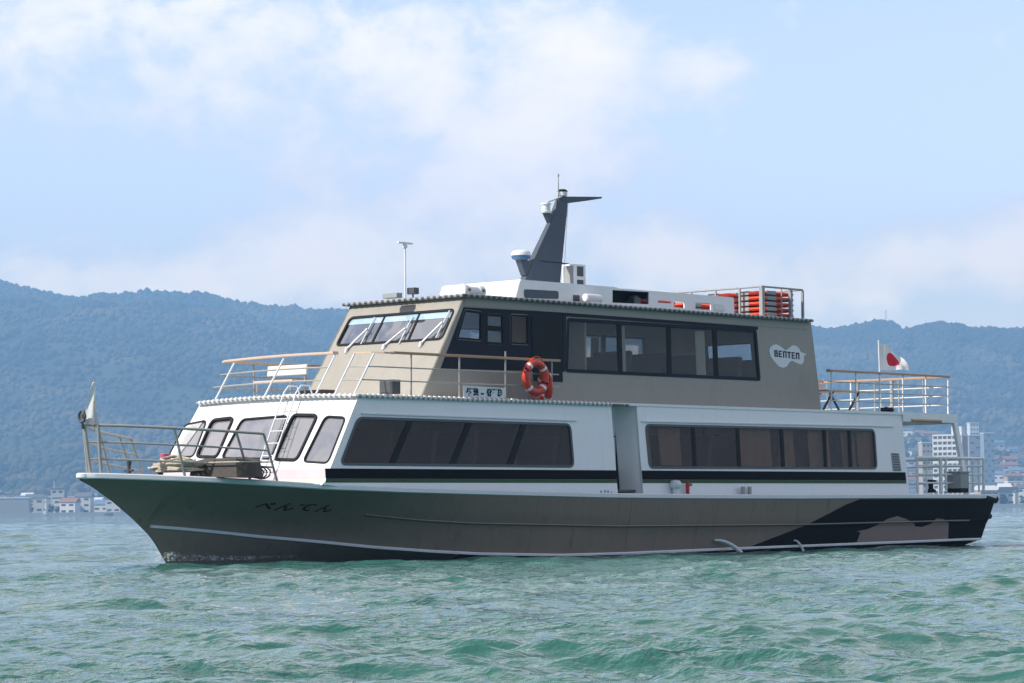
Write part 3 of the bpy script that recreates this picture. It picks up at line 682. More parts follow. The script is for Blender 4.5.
# ---------------- upper cabin
uc = MB(); SW = P2(side_up, [(568, 319.5), (755.4, 331), (759.3, 379.3), (566.5, 370.6)], (12, 4))
up_holes = []
R, _ = window('saloon_window', side_up, SW, boat, .04, .07, 'gl_up', ML(side_up, [((619.5, 322), (621, 374)), ((669, 325), (670, 376)), ((715, 328), (717, 377.5))], .13, (12, 4)), framemat='navy'); up_holes.append(R)
B1 = P2(side_up, [(465, 310.5), (481.5, 312.6), (481, 340), (457.5, 338)], (7, 4)); R, _ = window('wheelhouse_side_window', side_up, B1, boat, .05, .035, 'gl_bridge', framemat='black'); up_holes.append(R)
B2 = P2(side_up, [(486.5, 314.5), (503, 315.6), (503.5, 344), (486.5, 343)], (7, 4))
mid = lambda t: tuple(B2[0][i] * (1 - t) + B2[3][i] * t for i in (0, 1)); mid2 = lambda t: tuple(B2[1][i] * (1 - t) + B2[2][i] * t for i in (0, 1))
R, ws = window('sliding_window', side_up, B2, boat, .03, .05, 'gl_bridge', framemat='black'); up_holes.append(R)
for w, fl in zip(ws, (False, True)):
    q = sheet(side_up, [(mid(.47)[0], mid(.47)[1] + .05), (mid2(.47)[0], mid2(.47)[1] + .05), (mid2(.47)[0], mid2(.47)[1] - .05), (mid(.47)[0], mid(.47)[1] - .05)], (), -.004, .03)
    (q.mirror(False) if fl else q).build('sash_bar', X['black'], w)
B3 = P2(side_up, [(511, 315), (528, 316), (528, 344), (511, 343)], (8, 4)); R, _ = window('wheelhouse_rear_window', side_up, B3, boat, .04, .03, 'gl_dark', framemat='black'); up_holes.append(R)
ca = P2(side_up, [(421, 394), (464.5, 299), (811, 322), (821.5, 410)], (10, 4))
fz = lambda z: 5.07 + 1.25 * (z - 3.08) / 1.95
az_ = lambda z: np.interp(z, [ca[3][1], ca[2][1]], [ca[3][0], ca[2][0]])
sheet(side_up, [(fz(3.0), 3.0), (float(az_(3.0)), 3.0), (float(az_(ZU)), ZU), (fz(ZU), ZU)], up_holes, 0, .04, cut=[(0, .8)], mb=uc)
usw = uc.pair('upper_side_wall', X['taupe'], boat); uc = MB()
FWs = [[(350.8, 318.3), (384.2, 315.6), (370.5, 343), (336.8, 345.2)], [(385.6, 315.5), (419, 312.8), (406.5, 341), (371.8, 342.9)], [(420.4, 312.7), (454.2, 310), (441.4, 338.6), (407.8, 340.9)]]
fh = []
G = P2(front_up, [(350.5, 318), (454.6, 309.7), (441.8, 339), (336.3, 345.6)], (0, 4))
film = [tuple(np.array(G[0]) + (np.array(G[3]) - np.array(G[0])) * .02), tuple(np.array(G[1]) + (np.array(G[2]) - np.array(G[1])) * .02), tuple(np.array(G[1]) + (np.array(G[2]) - np.array(G[1])) * .25), tuple(np.array(G[0]) + (np.array(G[3]) - np.array(G[0])) * .25)]
R, ws = window('wheelhouse_windscreen', front_up, G, boat, .10, .045, 'gl_bridge', [(inv(front_up, *a, (0, 4)), inv(front_up, *b, (0, 4)), .05) for a, b in (((385, 315.6), (371.2, 343)), ((419.7, 312.8), (407.2, 341)))], sides=False, framemat='black', film=film, proud=.015)
windscreen = ws[0]
sheet(front_up, [(-1.655, 3.0), (1.655, 3.0), (1.59, ZU), (-1.59, ZU)], [R], 0, .04, cut=[(0, .3), (1, .3)], mb=uc)
upper = uc.build('upper_front_wall', X['taupe'], boat); uc = MB()
def end_up(a, b, off=0.): return (float(az_(b)) + off, a, b)
eh = []
for P in ([(-1.45, 3.72), (-.12, 3.72), (-.12, 4.62), (-1.45, 4.62)], [(.30, 3.80), (1.0, 3.80), (1.0, 4.60), (.30, 4.60)]):
    R, _ = window('after_end_window', end_up, P, boat, .06, .05, 'gl_clear', sides=False, framemat='black'); eh.append(R)
sheet(end_up, [(-1.655, 3.0), (1.655, 3.0), (1.59, ZU), (-1.59, ZU)], eh, 0, .04, mb=uc)
uc.build('upper_end_wall', X['taupe'], boat)
# wipers
for top_, bot_ in (((369, 330), (348.5, 349)), ((407, 329.5), (386, 345.5)), ((444, 323.5), (423, 343))):
    a = inv(front_up, *top_, (0, 4)); b = inv(front_up, *bot_, (0, 4)); q = MB()
    q.tube([front_up(*b, .03), front_up(*a, .05)], .022, 6); q.tube([front_up(b[0] - .03, b[1] - .08, .0), front_up(*b, .05)], .035, 8)
    q.tube([front_up(a[0] + .02, a[1] + .25, .02), front_up(a[0] - .02, a[1] - .3, .02)], .014, 6); q.build('wiper', X['wpipe'], windscreen)
# navy panel round the wheelhouse side windows, and the side door
NP = P2(side_up, [(463.5, 307.2), (562, 312.5), (562, 371.8), (440.5, 368.5)], (8, 4))
NPs = P2(side_up, [(562, 312.5), (566.5, 314.2), (566.5, 316.0), (564, 371.8)], (8, 4))
sheet(side_up, NP, [grow(rpoly(b, .05), .03) for b in (B1, B2, B3)], .006, .005).pair('navy_side_panel', X['navy'], usw)
tp = P2(side_up, [(562.3, 312.6), (757, 326.8), (757.5, 329.6), (562.3, 316.0)], (12, 4)); sheet(side_up, tp, (), .02, .02).pair('window_head_trim', X['navy'], usw)
pl = P2(side_up, [(562.3, 316), (566, 316.5), (564.8, 371.8), (562.3, 371.8)], (12, 4)); sheet(side_up, pl, (), .012, .012).pair('pillar', X['navy'], usw)
DR = P2(side_up, [(531, 317.5), (560, 319), (560.5, 392), (531, 391)], (9, 4)); DR = [DR[0], DR[1], (DR[1][0], 3.42), (DR[0][0], 3.42)]
for fl in (0, 1):
    q = sheet(side_up, DR, (), .018, .012); d = (q.mirror(False) if fl else q).build('cabin_door', X['black'], boat)
# roof slab of the upper cabin
def build_roof():
    pts = [(fz(ZU) - .10, -1.68), (fz(ZU) - .10, 1.68), (17.55, 1.68), (17.55, -1.68)]
    m = MB(); m.prism([(u, v, ZU + .002) for u, v in pts], [(u, v, ZU + .05) for u, v in pts]); rf = m.build('roof', X['taupe'], boat)
    sheet(side_up, [(fz(ZU) - .02, ZU - .17), (17.46, ZU - .17), (17.43, ZU), (fz(ZU) + .04, ZU)], (), .012, .012).pair('roof_fascia', X['taupe'], rf)
    bead([(fz(ZU) - .1, -1.69), (fz(ZU) - .1, 1.69), (17.55, 1.69)], ZU + .028, .16, .036, .030).build('eave_trim', [X['dgrey'], X['grey']], rf)
    MB().tube([(fz(ZU) - .1, -1.69, ZU + .03), (17.55, -1.69, ZU + .03), (17.55, 1.66, ZU + .03)], .032, 8).build('eave_trim', X['dgrey'], rf)
    return rf
roof = build_roof()
# emblem with the boat's name
em = P2(side_up, [(769, 351), (770, 347.5), (773, 344.8), (776.5, 344.4), (780.5, 346.5), (785.5, 350.5), (789, 348), (792, 345.5), (795, 345.4), (798.5, 347.8), (800.5, 351.8), (803, 353), (806.5, 354.2), (803.8, 355.6), (803.8, 359.5), (803, 363), (800.5, 364.6), (797, 363.2), (792, 360.8), (789.5, 362), (786.5, 366.5), (783, 368), (778.5, 366.4), (774, 361.5), (770.5, 356.5)], (16, 4))
emb = sheet(side_up, em, (), .008, .006).pair('name_emblem', X['strip'], boat)
def blockletters():
    """BENTEN in the emblem's square-cut lettering"""
    G_ = {'B': [(0, 0, .22, 1), (.22, .8, .7, 1), (.22, .42, .8, .6), (.22, 0, .8, .2), (.6, .2, .8, .42), (.5, .6, .7, .8)], 'E': [(0, 0, .22, 1), (.22, .82, .75, 1), (.22, .41, .65, .59), (.22, 0, .75, .18)],
          'N': [(0, 0, .24, 1), (.24, .8, .56, 1), (.56, 0, .8, 1)], 'T': [(.27, 0, .53, .8), (0, .8, .8, 1)], 'A': [(0, 0, .24, 1), (.24, .8, .56, 1), (.56, 0, .8, .98), (.24, .4, .56, .55)]}
    a0, b0 = inv(side_up, 774.2, 356.6, (16, 4)); a1, b1 = inv(side_up, 800.0, 359.6, (16, 4)); m = MB(); h = .145; W = (a1 - a0) / 6
    for k, ch in enumerate('BENTEN'):
        for (x0, y0, x1, y1) in G_[ch]:
            X0 = a0 + W * (k + x0); X1 = a0 + W * (k + x1); zz = b0 + (b1 - b0) * (k / 6.); sheet(side_up, [(X0, zz + y0 * h), (X1, zz + y0 * h), (X1, zz + y1 * h), (X0, zz + y1 * h)], (), .013, .004, mb=m)
    return m
blockletters().build('lettering', X['black'], emb[0])

# ---------------- interior, seen dimly through the glass
a0 = ua[0][0]
MB().box(((2.2 + a0) / 2, 0, 1.22), (a0 - 2.3, 4.3, .04)).build('cabin_floor', X['floor'], boat)
for u, d in ((9.7, .62), (11.3, .62), (16.4, .5)):
    q = MB(); q.box((u, -1.35, 2.05), (.05, 1.6, 1.65)); q.build('bulkhead', X['cream'], boat); q = MB(); q.box((u, 1.30, 2.05), (.05, 1.2, 1.65)); q.build('bulkhead', X['cream'], boat)
q = MB(); q.box((10.0, -.75, 4.0), (.05, 1.4, 1.9)); q.build('bulkhead', X['cream'], boat); q = MB(); q.box((10.0, 1.0, 4.0), (.05, 1.0, 1.9)); q.build('bulkhead', X['cream'], boat)
q = MB(); q.box((6.55, 0, 3.42), (.7, 2.7, .8)); q.build('wheelhouse_console', X['dgrey'], boat, bevel=.04)
def seat_mb(u, v, z, w):
    m = MB(); m.box((u, v, z + .42), (.5, w, .12)); m.box((u + .27, v, z + .78), (.12, w, .75), tilt=('Y', .18)); m.box((u, v, z + .2), (.08, w * .8, .36)); return m
for z0_, us, w, vv in ((1.24, np.arange(3.6, 9.0, 1.15), 1.3, 1.35), (1.24, np.arange(12.0, 19.3, 1.15), 1.3, 1.35), (3.0, np.arange(11.2, 16.8, 1.25), 1.0, .92)):
    for u in us:
        for s in (1, -1): seat_mb(u, s * vv, z0_, w).build('bench_seat', X['seat'], boat, bevel=.03)
def curtain(u0, u1, surf, za, zb_, n=18):
    m = MB(); m.grid(lambda i, j: surf(u0 + (u1 - u0) * i / n, (za, zb_)[j], -.13 + .022 * math.sin(i * 2.1) + .01 * math.sin(i * .9)), n + 1, 2); return m
for u0, u1 in ((11.05, 11.25), (11.55, 12.25), (14.15, 15.35), (15.75, 16.2), (16.7, 17.52), (17.95, 18.45), (18.55, 19.1)):
    curtain(u0, u1, side_lo, 1.74, 2.56, int(6 + (u1 - u0) * 18)).pair('curtain', X['curtain'], boat, smooth=60)
for u0, u1 in ((11.0, 11.25), (13.6, 13.9)): curtain(u0, u1, side_up, 3.7, 4.65, 10).pair('curtain', X['tarp'], boat, smooth=60)

# ---------------- bow railing
def rails(name, paths, r, m, parent=boat): return [MB().tube(p, r, 8).build(name, X[m], parent) for p in paths]
vin = lambda u: float(hb(u)) - .13
fu, _ = solve([(101.5, 477), (185.5, 479), (250.8, 482), (278, 484)], vin, -1.5)
LEAN = .36; RH = .90
def rp(u, h): return (u - LEAN * float(np.interp(u, [-1.5, .2], [.25, 1])) * h / RH, vin(u) * (1 if u > -1.6 else 1) + .02 * h, float(zs(u)) + .05 + h)
uu_ = list(np.linspace(-1.40, fu[3], 16))
for sg in (1, -1):
    fl = lambda m: m if sg > 0 else m.mirror(False)
    nose = [(-1.80, .0, float(zs(-1.6)) + .05 + RH)]
    t = fl(MB().tube(nose + [rp(u, RH) for u in uu_], .026, 8)).build('bow_railing', X['steel'], boat, smooth=50)
    for h in (.30, .60):
        fl(MB().tube([(-1.68 - .13 * h, .0, float(zs(-1.6)) + .05 + h)] + [rp(u, h) for u in uu_], .018, 8)).build('rail', X['steel'], t, smooth=50)
    for k, u in enumerate(fu): fl(MB().tube([rp(u, -.05), rp(u, RH)], .024 if k else .032, 8)).build('stanchion', X['steel'], t, smooth=50)
q = MB(); q.tube([(-1.66, 0, float(zs(-1.6)) + .04), (-1.80, 0, float(zs(-1.6)) + .05 + RH)], .03, 8); q.build('stem_post', X['steel'], boat, smooth=50)
a, z = onv(82, 416.5, 0); q = MB(); q.tube([(a, .085 * math.cos(t), z + .10 * math.sin(t)) for t in np.linspace(0, 2 * math.pi, 20)[:-1]], .026, 8, closed=True); q.tube([(a, 0, z - .1), (a + .02, 0, z - .22)], .02, 8); q.box((a, 0, z), (.03, .07, .09)); q.build('fairlead_ring', X['dgrey'], boat, smooth=50)
a, z = onv(128.5, 470, 0); q = MB(); q.tube([(-.75, -.05, 1.5), (-.75, -.05, 1.72)], .035, 10); q.tube([(-.75, -.05, 1.72), (-.75, -.05, 1.80)], [.045, .05], 10); q.tube([(-.75, .06, 1.62), (-.75, -.16, 1.62)], .022, 8); q.build('bitt', X['dgrey'], boat, smooth=50)

# ---------------- ladder on the front of the cabin
la = inv(front_lo, 294.5, 396, (0, 3)); lb = inv(front_lo, 266, 480, (0, 1.4)); lad = None
lp = lambda t, s: front_lo(lb[0] + (la[0] - lb[0]) * t + s, lb[1] + (la[1] - lb[1]) * t, .13)
for s in (-.17, .17):
    up = lp(1, s); m = MB().tube([lp(0, s), up, (up[0] + .12, up[1], up[2] + .13), (up[0] + .34, up[1], up[2] + .13), (up[0] + .42, up[1], ZT + .08)], .015, 8)
    if lad is None: lad = m.build('ladder', X['wpipe'], boat, smooth=50)
    else: m.build('stile', X['wpipe'], lad, smooth=50)
for t in np.linspace(.1, .97, 7): MB().tube([lp(t, -.17), lp(t, .17)], .010, 8).build('rung', X['wpipe'], lad)

# ---------------- rail round the upper foredeck (raked aft), open at the ladder
ZD = ZT + .055; TOP = .77
fe = lambda v: front_lo(v, ZT)[0] + .05
def fr(v, h): return (fe(v) + .52 * h / TOP, v, ZD + .04 * (1 - (v / 2.2) ** 2) + h)
def sr(u, h, sg=1): return (u, sg * (2.17 + .01 * h), ZD + h)
gap0, gap1 = 1.05, 1.55
c0 = fe(2.1) + .52
def plank(path, w=.10, t=.045):
    m = MB(); n = len(path); vs = []
    P = [Vector(p) for p in path]
    for i, p in enumerate(P):
        d = (P[min(i + 1, n - 1)] - P[max(i - 1, 0)]); d.z = 0; d.normalize(); s = Vector((-d.y, d.x, 0)) * w / 2
        vs += [p - s, p + s, p + s + Vector((0, 0, t)), p - s + Vector((0, 0, t))]
    fs = [(i * 4 + k, i * 4 + (k + 1) % 4, i * 4 + 4 + (k + 1) % 4, i * 4 + 4 + k) for i in range(n - 1) for k in range(4)] + [(0, 1, 2, 3), tuple(range(4 * n - 4, 4 * n))]
    return m.add(vs, fs)
vs1 = np.linspace(gap0, -2.05, 12)
p1 = [fr(v, TOP) for v in vs1] + [sr(u, TOP, -1) for u in (c0 + .05, 4.4, 6.0, 8.4)]
fr1 = plank(p1, .13).build('foredeck_rail', X['pale'], boat, bevel=.008)
for h in (.27, .52): MB().tube([fr(v, h) for v in vs1] + [sr(u, h, -1) for u in (c0 + .05, 6.0, 8.4)], .016, 8).build('rail', X['steel'], fr1, smooth=50)
for v in (gap0, -.35, -1.8): MB().tube([fr(v, -.02), fr(v, TOP)], .018, 8).build('stanchion', X['wpipe'], fr1, smooth=50)
for u in (4.2, 5.6, 7.0, 8.35): MB().tube([sr(u, 0, -1), sr(u, TOP, -1)], .018, 8).build('stanchion', X['steel'], fr1, smooth=50)
p2 = [fr(v, TOP) for v in (gap1, 2.0)] + [sr(u, TOP) for u in (c0 + .12, c0 + .35)]
p3 = [sr(u, TOP) for u in (c0 + .35, 5, 7, 8.42)]
fr2 = plank(p2, .07, .03).build('foredeck_rail', X['pale'], boat); plank(p3, .075, .05).build('handrail', X['wood'], fr2, bevel=.008)
for h in (.27, .52): MB().tube([fr(v, h) for v in (gap1, 2.05)] + [sr(u, h) for u in (c0 + .05, 6.0, 8.4)], .013, 8).build('rail', X['steel'], fr2, smooth=50)
for v in (gap1, 2.05): MB().tube([fr(v, -.02), fr(v, TOP)], .018, 8).build('stanchion', X['wpipe'], fr2, smooth=50)
for x in (411.4, 459.7, 505.7, 552): u = onv(x, 380, 2.18)[0]; MB().tube([sr(u, 0), sr(u, TOP + (.16 if x == 505.7 else 0))], .017, 8).build('stanchion', X['steel'], fr2, smooth=50)

# ---------------- rail round the upper afterdeck
TA = .86; ea = 22.30
def ar(t, h):
    """along port, across the stern, along starboard"""
    L1 = ea - 17.52; L2 = 4.2
    if t < L1: return (17.52 + t, 2.1 + .02 * h, ZD + h)
    t -= L1
    if t < L2: return (ea, 2.1 - t, ZD + h)
    return (ea - (t - L2), -2.1, ZD + h)
L1 = ea - 17.52; LT = 2 * L1 + 4.2
crn = [0, L1 - .001, L1 + 4.2, LT - .001]
aft_rail = plank([ar(t, TA) for t in crn], .09, .05).build('afterdeck_rail', X['wood'], boat, bevel=.008)
for h in (.22, .43, .64): MB().tube([ar(t, h) for t in crn], .014, 6).build('rail', X['steel'], aft_rail)
for t in list(np.linspace(.12, L1 - .02, 6)) + list(L1 + np.linspace(.7, 3.5, 5)) + list(L1 + 4.2 + np.linspace(.0, L1 - .2, 6)):
    p = ar(t, 0); MB().tube([p, ar(t, TA)], .020, 8).build('stanchion', X['wpipe'] if random.random() < .5 else X['steel'], aft_rail, smooth=50)
for t in L1 + np.array([1.6, 2.6]): MB().tube([ar(t, 0), (ea, ar(t, 0)[1], ZD + TA)], .05, 8).build('lamp_post', X['grey'], aft_rail, smooth=50)

# ---------------- lower afterdeck: posts and white pipe rails
for s in (1, -1): 
    q = MB(); A = [(22.32, 2.16 * s, 2.8), (22.47, 2.16 * s, 2.8), (22.47, 2.24 * s, 2.8), (22.32, 2.24 * s, 2.8)]; Bq = [(22.62, 2.28 * s, 1.15), (22.78, 2.28 * s, 1.15), (22.78, 2.36 * s, 1.15), (22.62, 2.36 * s, 1.15)]
    q.prism(A, Bq); q.build('corner_post', X['white'], boat)
zaf = 1.17; HR = .80; e2 = 23.45; s2 = 20.62
def lr(t, h):
    l1 = e2 - s2; vv = 2.30
    if t < l1: return (s2 + t, vv, zaf + h)
    t -= l1
    if t < 2 * vv: return (e2, vv - t, zaf + h)
    return (e2 - (t - 2 * vv), -vv, zaf + h)
l1 = e2 - s2; lt = 2 * l1 + 4.6; c2 = [0, l1 - .001, l1 + 4.6, lt - .001]
lra = MB().tube([lr(t, HR) for t in c2], .035, 8).build('stern_rail', X['wpipe'], boat, smooth=50)
for h in (.22, .42, .62): MB().tube([lr(t, h) for t in c2], .02, 8).build('rail', X['wpipe'], lra, smooth=50)
for t, r in [(.05, .03), (.42, .02), (1.0, .045), (1.22, .03), (2.35, .03), (2.6, .022), (2.8, .035)] + [(l1 + k, .028) for k in (.5, 1.2, 1.9, 2.7, 3.4, 4.1, 4.6)] + [(l1 + 4.6 + k, .028) for k in (.9, 1.8, 2.7)]:
    MB().tube([lr(t, 0), lr(t, HR)], r, 8).build('stanchion', X['wpipe'], lra, smooth=50)

# ---------------- roof: coaming, mast and aerials
def coam(a, b, off=0.): return (a, 1.12 - .05 * (b - 5.05) + off, b)
cz = 5.475; cpx = lambda pts: P2(coam, pts, (12, 5.3))
H1 = cpx([(612.5, 290), (649, 292), (649, 304.2), (612.5, 302.6)]); H2 = cpx([(658, 299.8), (671.5, 301), (671.5, 303.5), (658, 302.6)]); H3 = cpx([(674, 301), (684.5, 302), (684.5, 308), (674, 307)]); H4 = cpx([(695.5, 302.5), (711, 303.5), (711, 310), (695.5, 309.3)])
o = [(8.27, 5.02), (15.45, 5.02), (15.45, 5.48), (8.47, cz)]
wall = sheet(coam, o, [H1, H2, H3, H4], 0, .03).pair('roof_coaming', X['white'], boat)
q = MB(); q.prism([(8.27, -1.12, 5.02), (8.27, 1.12, 5.02), (8.47, 1.10, cz), (8.47, -1.10, cz)], [(8.31, -1.10, 5.02), (8.31, 1.10, 5.02), (8.51, 1.08, cz), (8.51, -1.08, cz)]); q.build('coaming_front', X['white'], boat)
q = MB(); q.box((10.0, 0, cz + .012), (3.0, 2.18, .02)); q.build('coaming_top', X['white'], boat)
W0 = rpoly(cpx([(523.6, 289.2), (558.3, 291), (558.5, 299), (524.2, 298)]), .06)
sheet(coam, W0, (), .008, .006).pair('coaming_window', X['mast'], wall)
vq = cpx([(573, 295), (579.3, 295.3), (579.3, 301.2), (573, 301)]); sheet(coam, vq, (), .01, .008).pair('coaming_vent', X['dgrey'], wall)
wq = rpoly(cpx([(714, 304), (723.5, 304.6), (725, 311), (714, 310.6)]), .04); sheet(coam, wq, (), .02, .018).pair('white_panel', X['strip'], wall)
q = MB(); hc = ((H1[0][0] + H1[1][0]) / 2); hw = H1[1][0] - H1[0][0] + .1
q.box((hc, .78, 5.26), (hw, .04, .44)); q.box((hc, .93, 5.06), (hw, .3, .04)); q.box((hc, .93, cz - .02), (hw, .3, .03)); q.box((hc - hw / 2, .93, 5.26), (.03, .3, .42)); q.box((hc + hw / 2, .93, 5.26), (.03, .3, .42)); q.build('machinery_bay', X['black'], boat)
q = MB(); q.box((hc + .28, .95, 5.20), (.22, .2, .24)); q.tube([(hc + .28, .95, 5.3), (hc + .28, .95, 5.36)], .09, 12); q.build('blower', X['dgrey'], boat, bevel=.015)
cu, cz2 = onv(592, 298.5, 1.3); q = MB(); q.lathe([(.0, -.26), (.07, -.26), (.09, -.24), (.09, .2), (.075, .24), (.0, .25)], (cu, 1.32, cz2), (1, 0, 0), 16); q.box((cu, 1.32, 5.08), (.3, .14, .1)); q.build('roof_canister', X['strip'], boat, smooth=40)

mp_ = lambda pts: [onv(x, y, 0) for x, y in pts]
ml = mp_([(521.0, 283), (530.8, 261), (549.5, 221), (557.2, 199.2), (566.2, 198.2), (565.4, 212), (559.8, 262), (557.2, 285)])
tk = lambda z: np.interp(z, [5.5, 7.5], [.085, .05])
q = MB(); q.prism([(u, tk(z), z) for u, z in ml], [(u, -tk(z), z) for u, z in ml]); mast = q.build('mast', X['mast'], boat, bevel=.012)
q = MB(); (u0_, z0_), = mp_([(544, 232)]); q.box((u0_ + .25, 0, onv(535, 261, 0)[1]), (.9, .172, .012)); q.build('mast_seam', X['navy'], mast)
wg = mp_([(558, 198.6), (563, 196.6), (600, 197.0), (600, 198.6), (585, 201.0), (566.5, 203.4)])
q = MB(); q.prism([(u, .06, z) for u, z in wg], [(u, -.06, z) for u, z in wg]); q.build('mast_arm', X['mast'], mast, bevel=.008)
(du, dz), = mp_([(562.5, 196)]); q = MB(); q.lathe([(.10, 0), (.105, .06), (.10, .09)], (du, 0, dz), n=16); q.build('masthead_light', X['strip'], mast, smooth=40)
q = MB(); q.lathe([(.11, .09), (.11, .11), (.07, .14), (.0, .15)], (du, 0, dz), n=16); q.build('masthead_cap', X['black'], mast, smooth=40)
(wu, wz), (wu2, wz2) = mp_([(558.3, 199), (558.4, 174)]); q = MB(); q.tube([(wu, 0, wz), (wu2, 0, wz2)], [.016, .008], 6); q.tube([(wu2, 0, wz2 - .06), (wu2, 0, wz2)], .02, 6); q.build('whip_aerial', X['steel'], mast)
(su, sz), = mp_([(546, 208.5)]); q = MB(); q.lathe([(.0, -.1), (.10, -.1), (.115, -.07), (.09, -.06), (.09, .07), (.115, .08), (.11, .11), (.0, .12)], (su, 0, sz), n=16); q.build('signal_lamp', X['strip'], mast, smooth=40)
q = MB(); q.prism([(su - .06, .05, sz - .1), (su + .12, .05, sz - .1), (su + .18, .05, sz - .34), (su + .1, .05, sz - .34)], [(su - .06, -.05, sz - .1), (su + .12, -.05, sz - .1), (su + .18, -.05, sz - .34), (su + .1, -.05, sz - .34)]); q.build('lamp_bracket', X['mast'], mast)
q = MB(); q.tube([(su + .02, 0, sz + .13), (wu - .0, 0, wz + .02)], .02, 6); q.build('stay', X['wpipe'], mast)
ru, rz_ = onv(521, 255.2, 0)
rad = MB().lathe([(.0, -.10), (.14, -.10), (.19, -.07), (.205, -.01)], (ru, 0, rz_), n=24).build('radar', X['rdome'], boat, smooth=40)
MB().lathe([(.207, -.01), (.205, .04), (.17, .085), (.08, .105), (.0, .11)], (ru, 0, rz_), n=24).build('radar_dome', X['strip'], rad, smooth=60)
q = MB(); q.prism([(ru - .1, .07, rz_ - .1), (ru + .16, .07, rz_ - .1), (ru + .22, .07, rz_ - .42), (ru + .06, .07, rz_ - .42)], [(ru - .1, -.07, rz_ - .1), (ru + .16, -.07, rz_ - .1), (ru + .22, -.07, rz_ - .42), (ru + .06, -.07, rz_ - .42)]); q.build('radar_bracket', X['mast'], rad)
q = MB(); q.tube([(ml[4][0] + .06, 0, ml[4][1] - .05), (ml[6][0] + .10, 0, 5.5)], .006, 5); q.build('halyard', X['wpipe'], mast)
(vu, vz), (vu2, vz2) = onv(564, 264.5, 0), onv(581, 284, .17); vb = MB().box((vu + .14 + .17, 0, (5.45 + vz) / 2 + .01), (.36, .36, vz - 5.45)); vb = vb.build('air_vent_box', X['white'], boat, bevel=.01)
for zz, hh in ((vz - .14, .21), (vz - .38, .12)):
    for s in (1, -1): MB().box((vu + .31, s * .182, zz), (.2, .008, hh)).build('louvre', X['dgrey'], vb)
MB().box((vu + .128, 0, (5.45 + vz) / 2), (.006, .28, vz - 5.5)).build('vent_front', X['grey'], vb)

pu, pz = onv(405.3, 297, 0); q = MB(); q.tube([(pu, 0, ZU + .04), (pu, 0, onv(405, 246, 0)[1])], .018, 8); aer = q.build('aerial_pole', X['wpipe'], boat, smooth=50)
tz = onv(405, 244, 0)[1]; q = MB(); q.box((pu, 0, tz + .02), (.40, .06, .035)); q.tube([(pu, 0, tz - .08), (pu, 0, tz + .02)], .05, 10); q.build('crossarm', X['wpipe'], aer, bevel=.008)
fu_, fz_ = onv(413, 291, .1); q = MB(); q.box((fu_, .1, fz_), (.14, .2, .13)); q.tube([(fu_, .1, ZU + .04), (fu_, .1, fz_ - .05)], .018, 8); q.build('floodlight', X['dgrey'], boat, bevel=.02)
gu, gz = onv(396, 297.6, .1); q = MB(); q.box((gu, -.0, ZU + .10), (.16, .40, .10)); q.build('junction_box', X['grey'], boat, bevel=.01)
# horn unit: a white drum with two flanged ends
du_, dz_ = onv(471.5, 288, 1.05)
q = MB(); q.lathe([(.0, -.30), (.12, -.30), (.135, -.27), (.125, -.16), (.10, -.13), (.10, .13), (.125, .16), (.135, .27), (.12, .30), (.0, .30)], (du_, 1.05, ZU + .19), (1, 0, 0), 24); q.box((du_, 1.05, ZU + .07), (.4, .16, .07)); drum = q.build('roof_drum', X['strip'], boat, smooth=30)
for s in (-.2, .2): q = MB(); q.box((du_ + s, 1.19, ZU + .2), (.05, .02, .05)); q.build('latch', X['dgrey'], drum)

# rack for the life floats
k0, k1 = 16.10, 17.60; kv = 1.38; kz0, kz1 = ZU + .06, 5.74
rack = MB().tube([(k0, kv, kz1), (k1, kv, kz1), (k1, -kv, kz1), (k0, -kv, kz1)], .022, 8, closed=True).build('float_rack', X['grey'], boat)
MB().tube([(k0, kv, kz0), (k1 - .02, kv, kz0), (k1 - .02, -kv, kz0), (k0, -kv, kz0)], .028, 8, closed=True).build('bottom_rail', X['strip'], rack)
for (u, v, w) in ((k0, kv, .09), (k0 + .72, kv, .02), (k0 + 1.05, kv, .07), (k1, kv, .05), (k0, kv - .62, .04), (k0, kv - 1.3, .035), (k0, kv - 2.0, .035), (k0, -kv, .05), (k1, -kv, .05), (k1, 0, .05), (k0 + .72, -kv, .04)):
    q = MB(); q.box((u, v, (kz0 + kz1) / 2), (w, w, kz1 - kz0 - .03)); q.build('upright', X['grey'], rack)

# deck-edge fittings
for (x, y) in ((676, 490),):
    u, z = onv(x, y, 2.44); z0 = float(zs(u)) + .09
    q = MB(); q.tube([(u, 2.43, z0), (u, 2.43, z0 + .16)], .07, 14); q.lathe([(.0, .13), (.10, .13), (.125, .17), (.125, .22), (.09, .28), (.0, .30)], (u, 2.43, z0), n=18); q.build('mushroom_vent', X['strip'], boat, smooth=40)
u, z = onv(688, 490, 2.44); z0 = float(zs(u)) + .09; q = MB(); q.tube([(u, 2.43, z0), (u, 2.43, z0 + .27)], .04, 12); q.tube([(u, 2.43, z0 + .2), (u + .12, 2.43, z0 + .2)], .03, 10); q.build('red_standpipe', X['red'], boat, smooth=50)
for x in (743.5, 750): u = onv(x, 493, 2.44)[0]; z0 = float(zs(u)) + .09; q = MB(); q.tube([(u, 2.43, z0), (u, 2.43, z0 + .17)], .045, 12); q.build('bitt', X['steel'], boat, smooth=50)

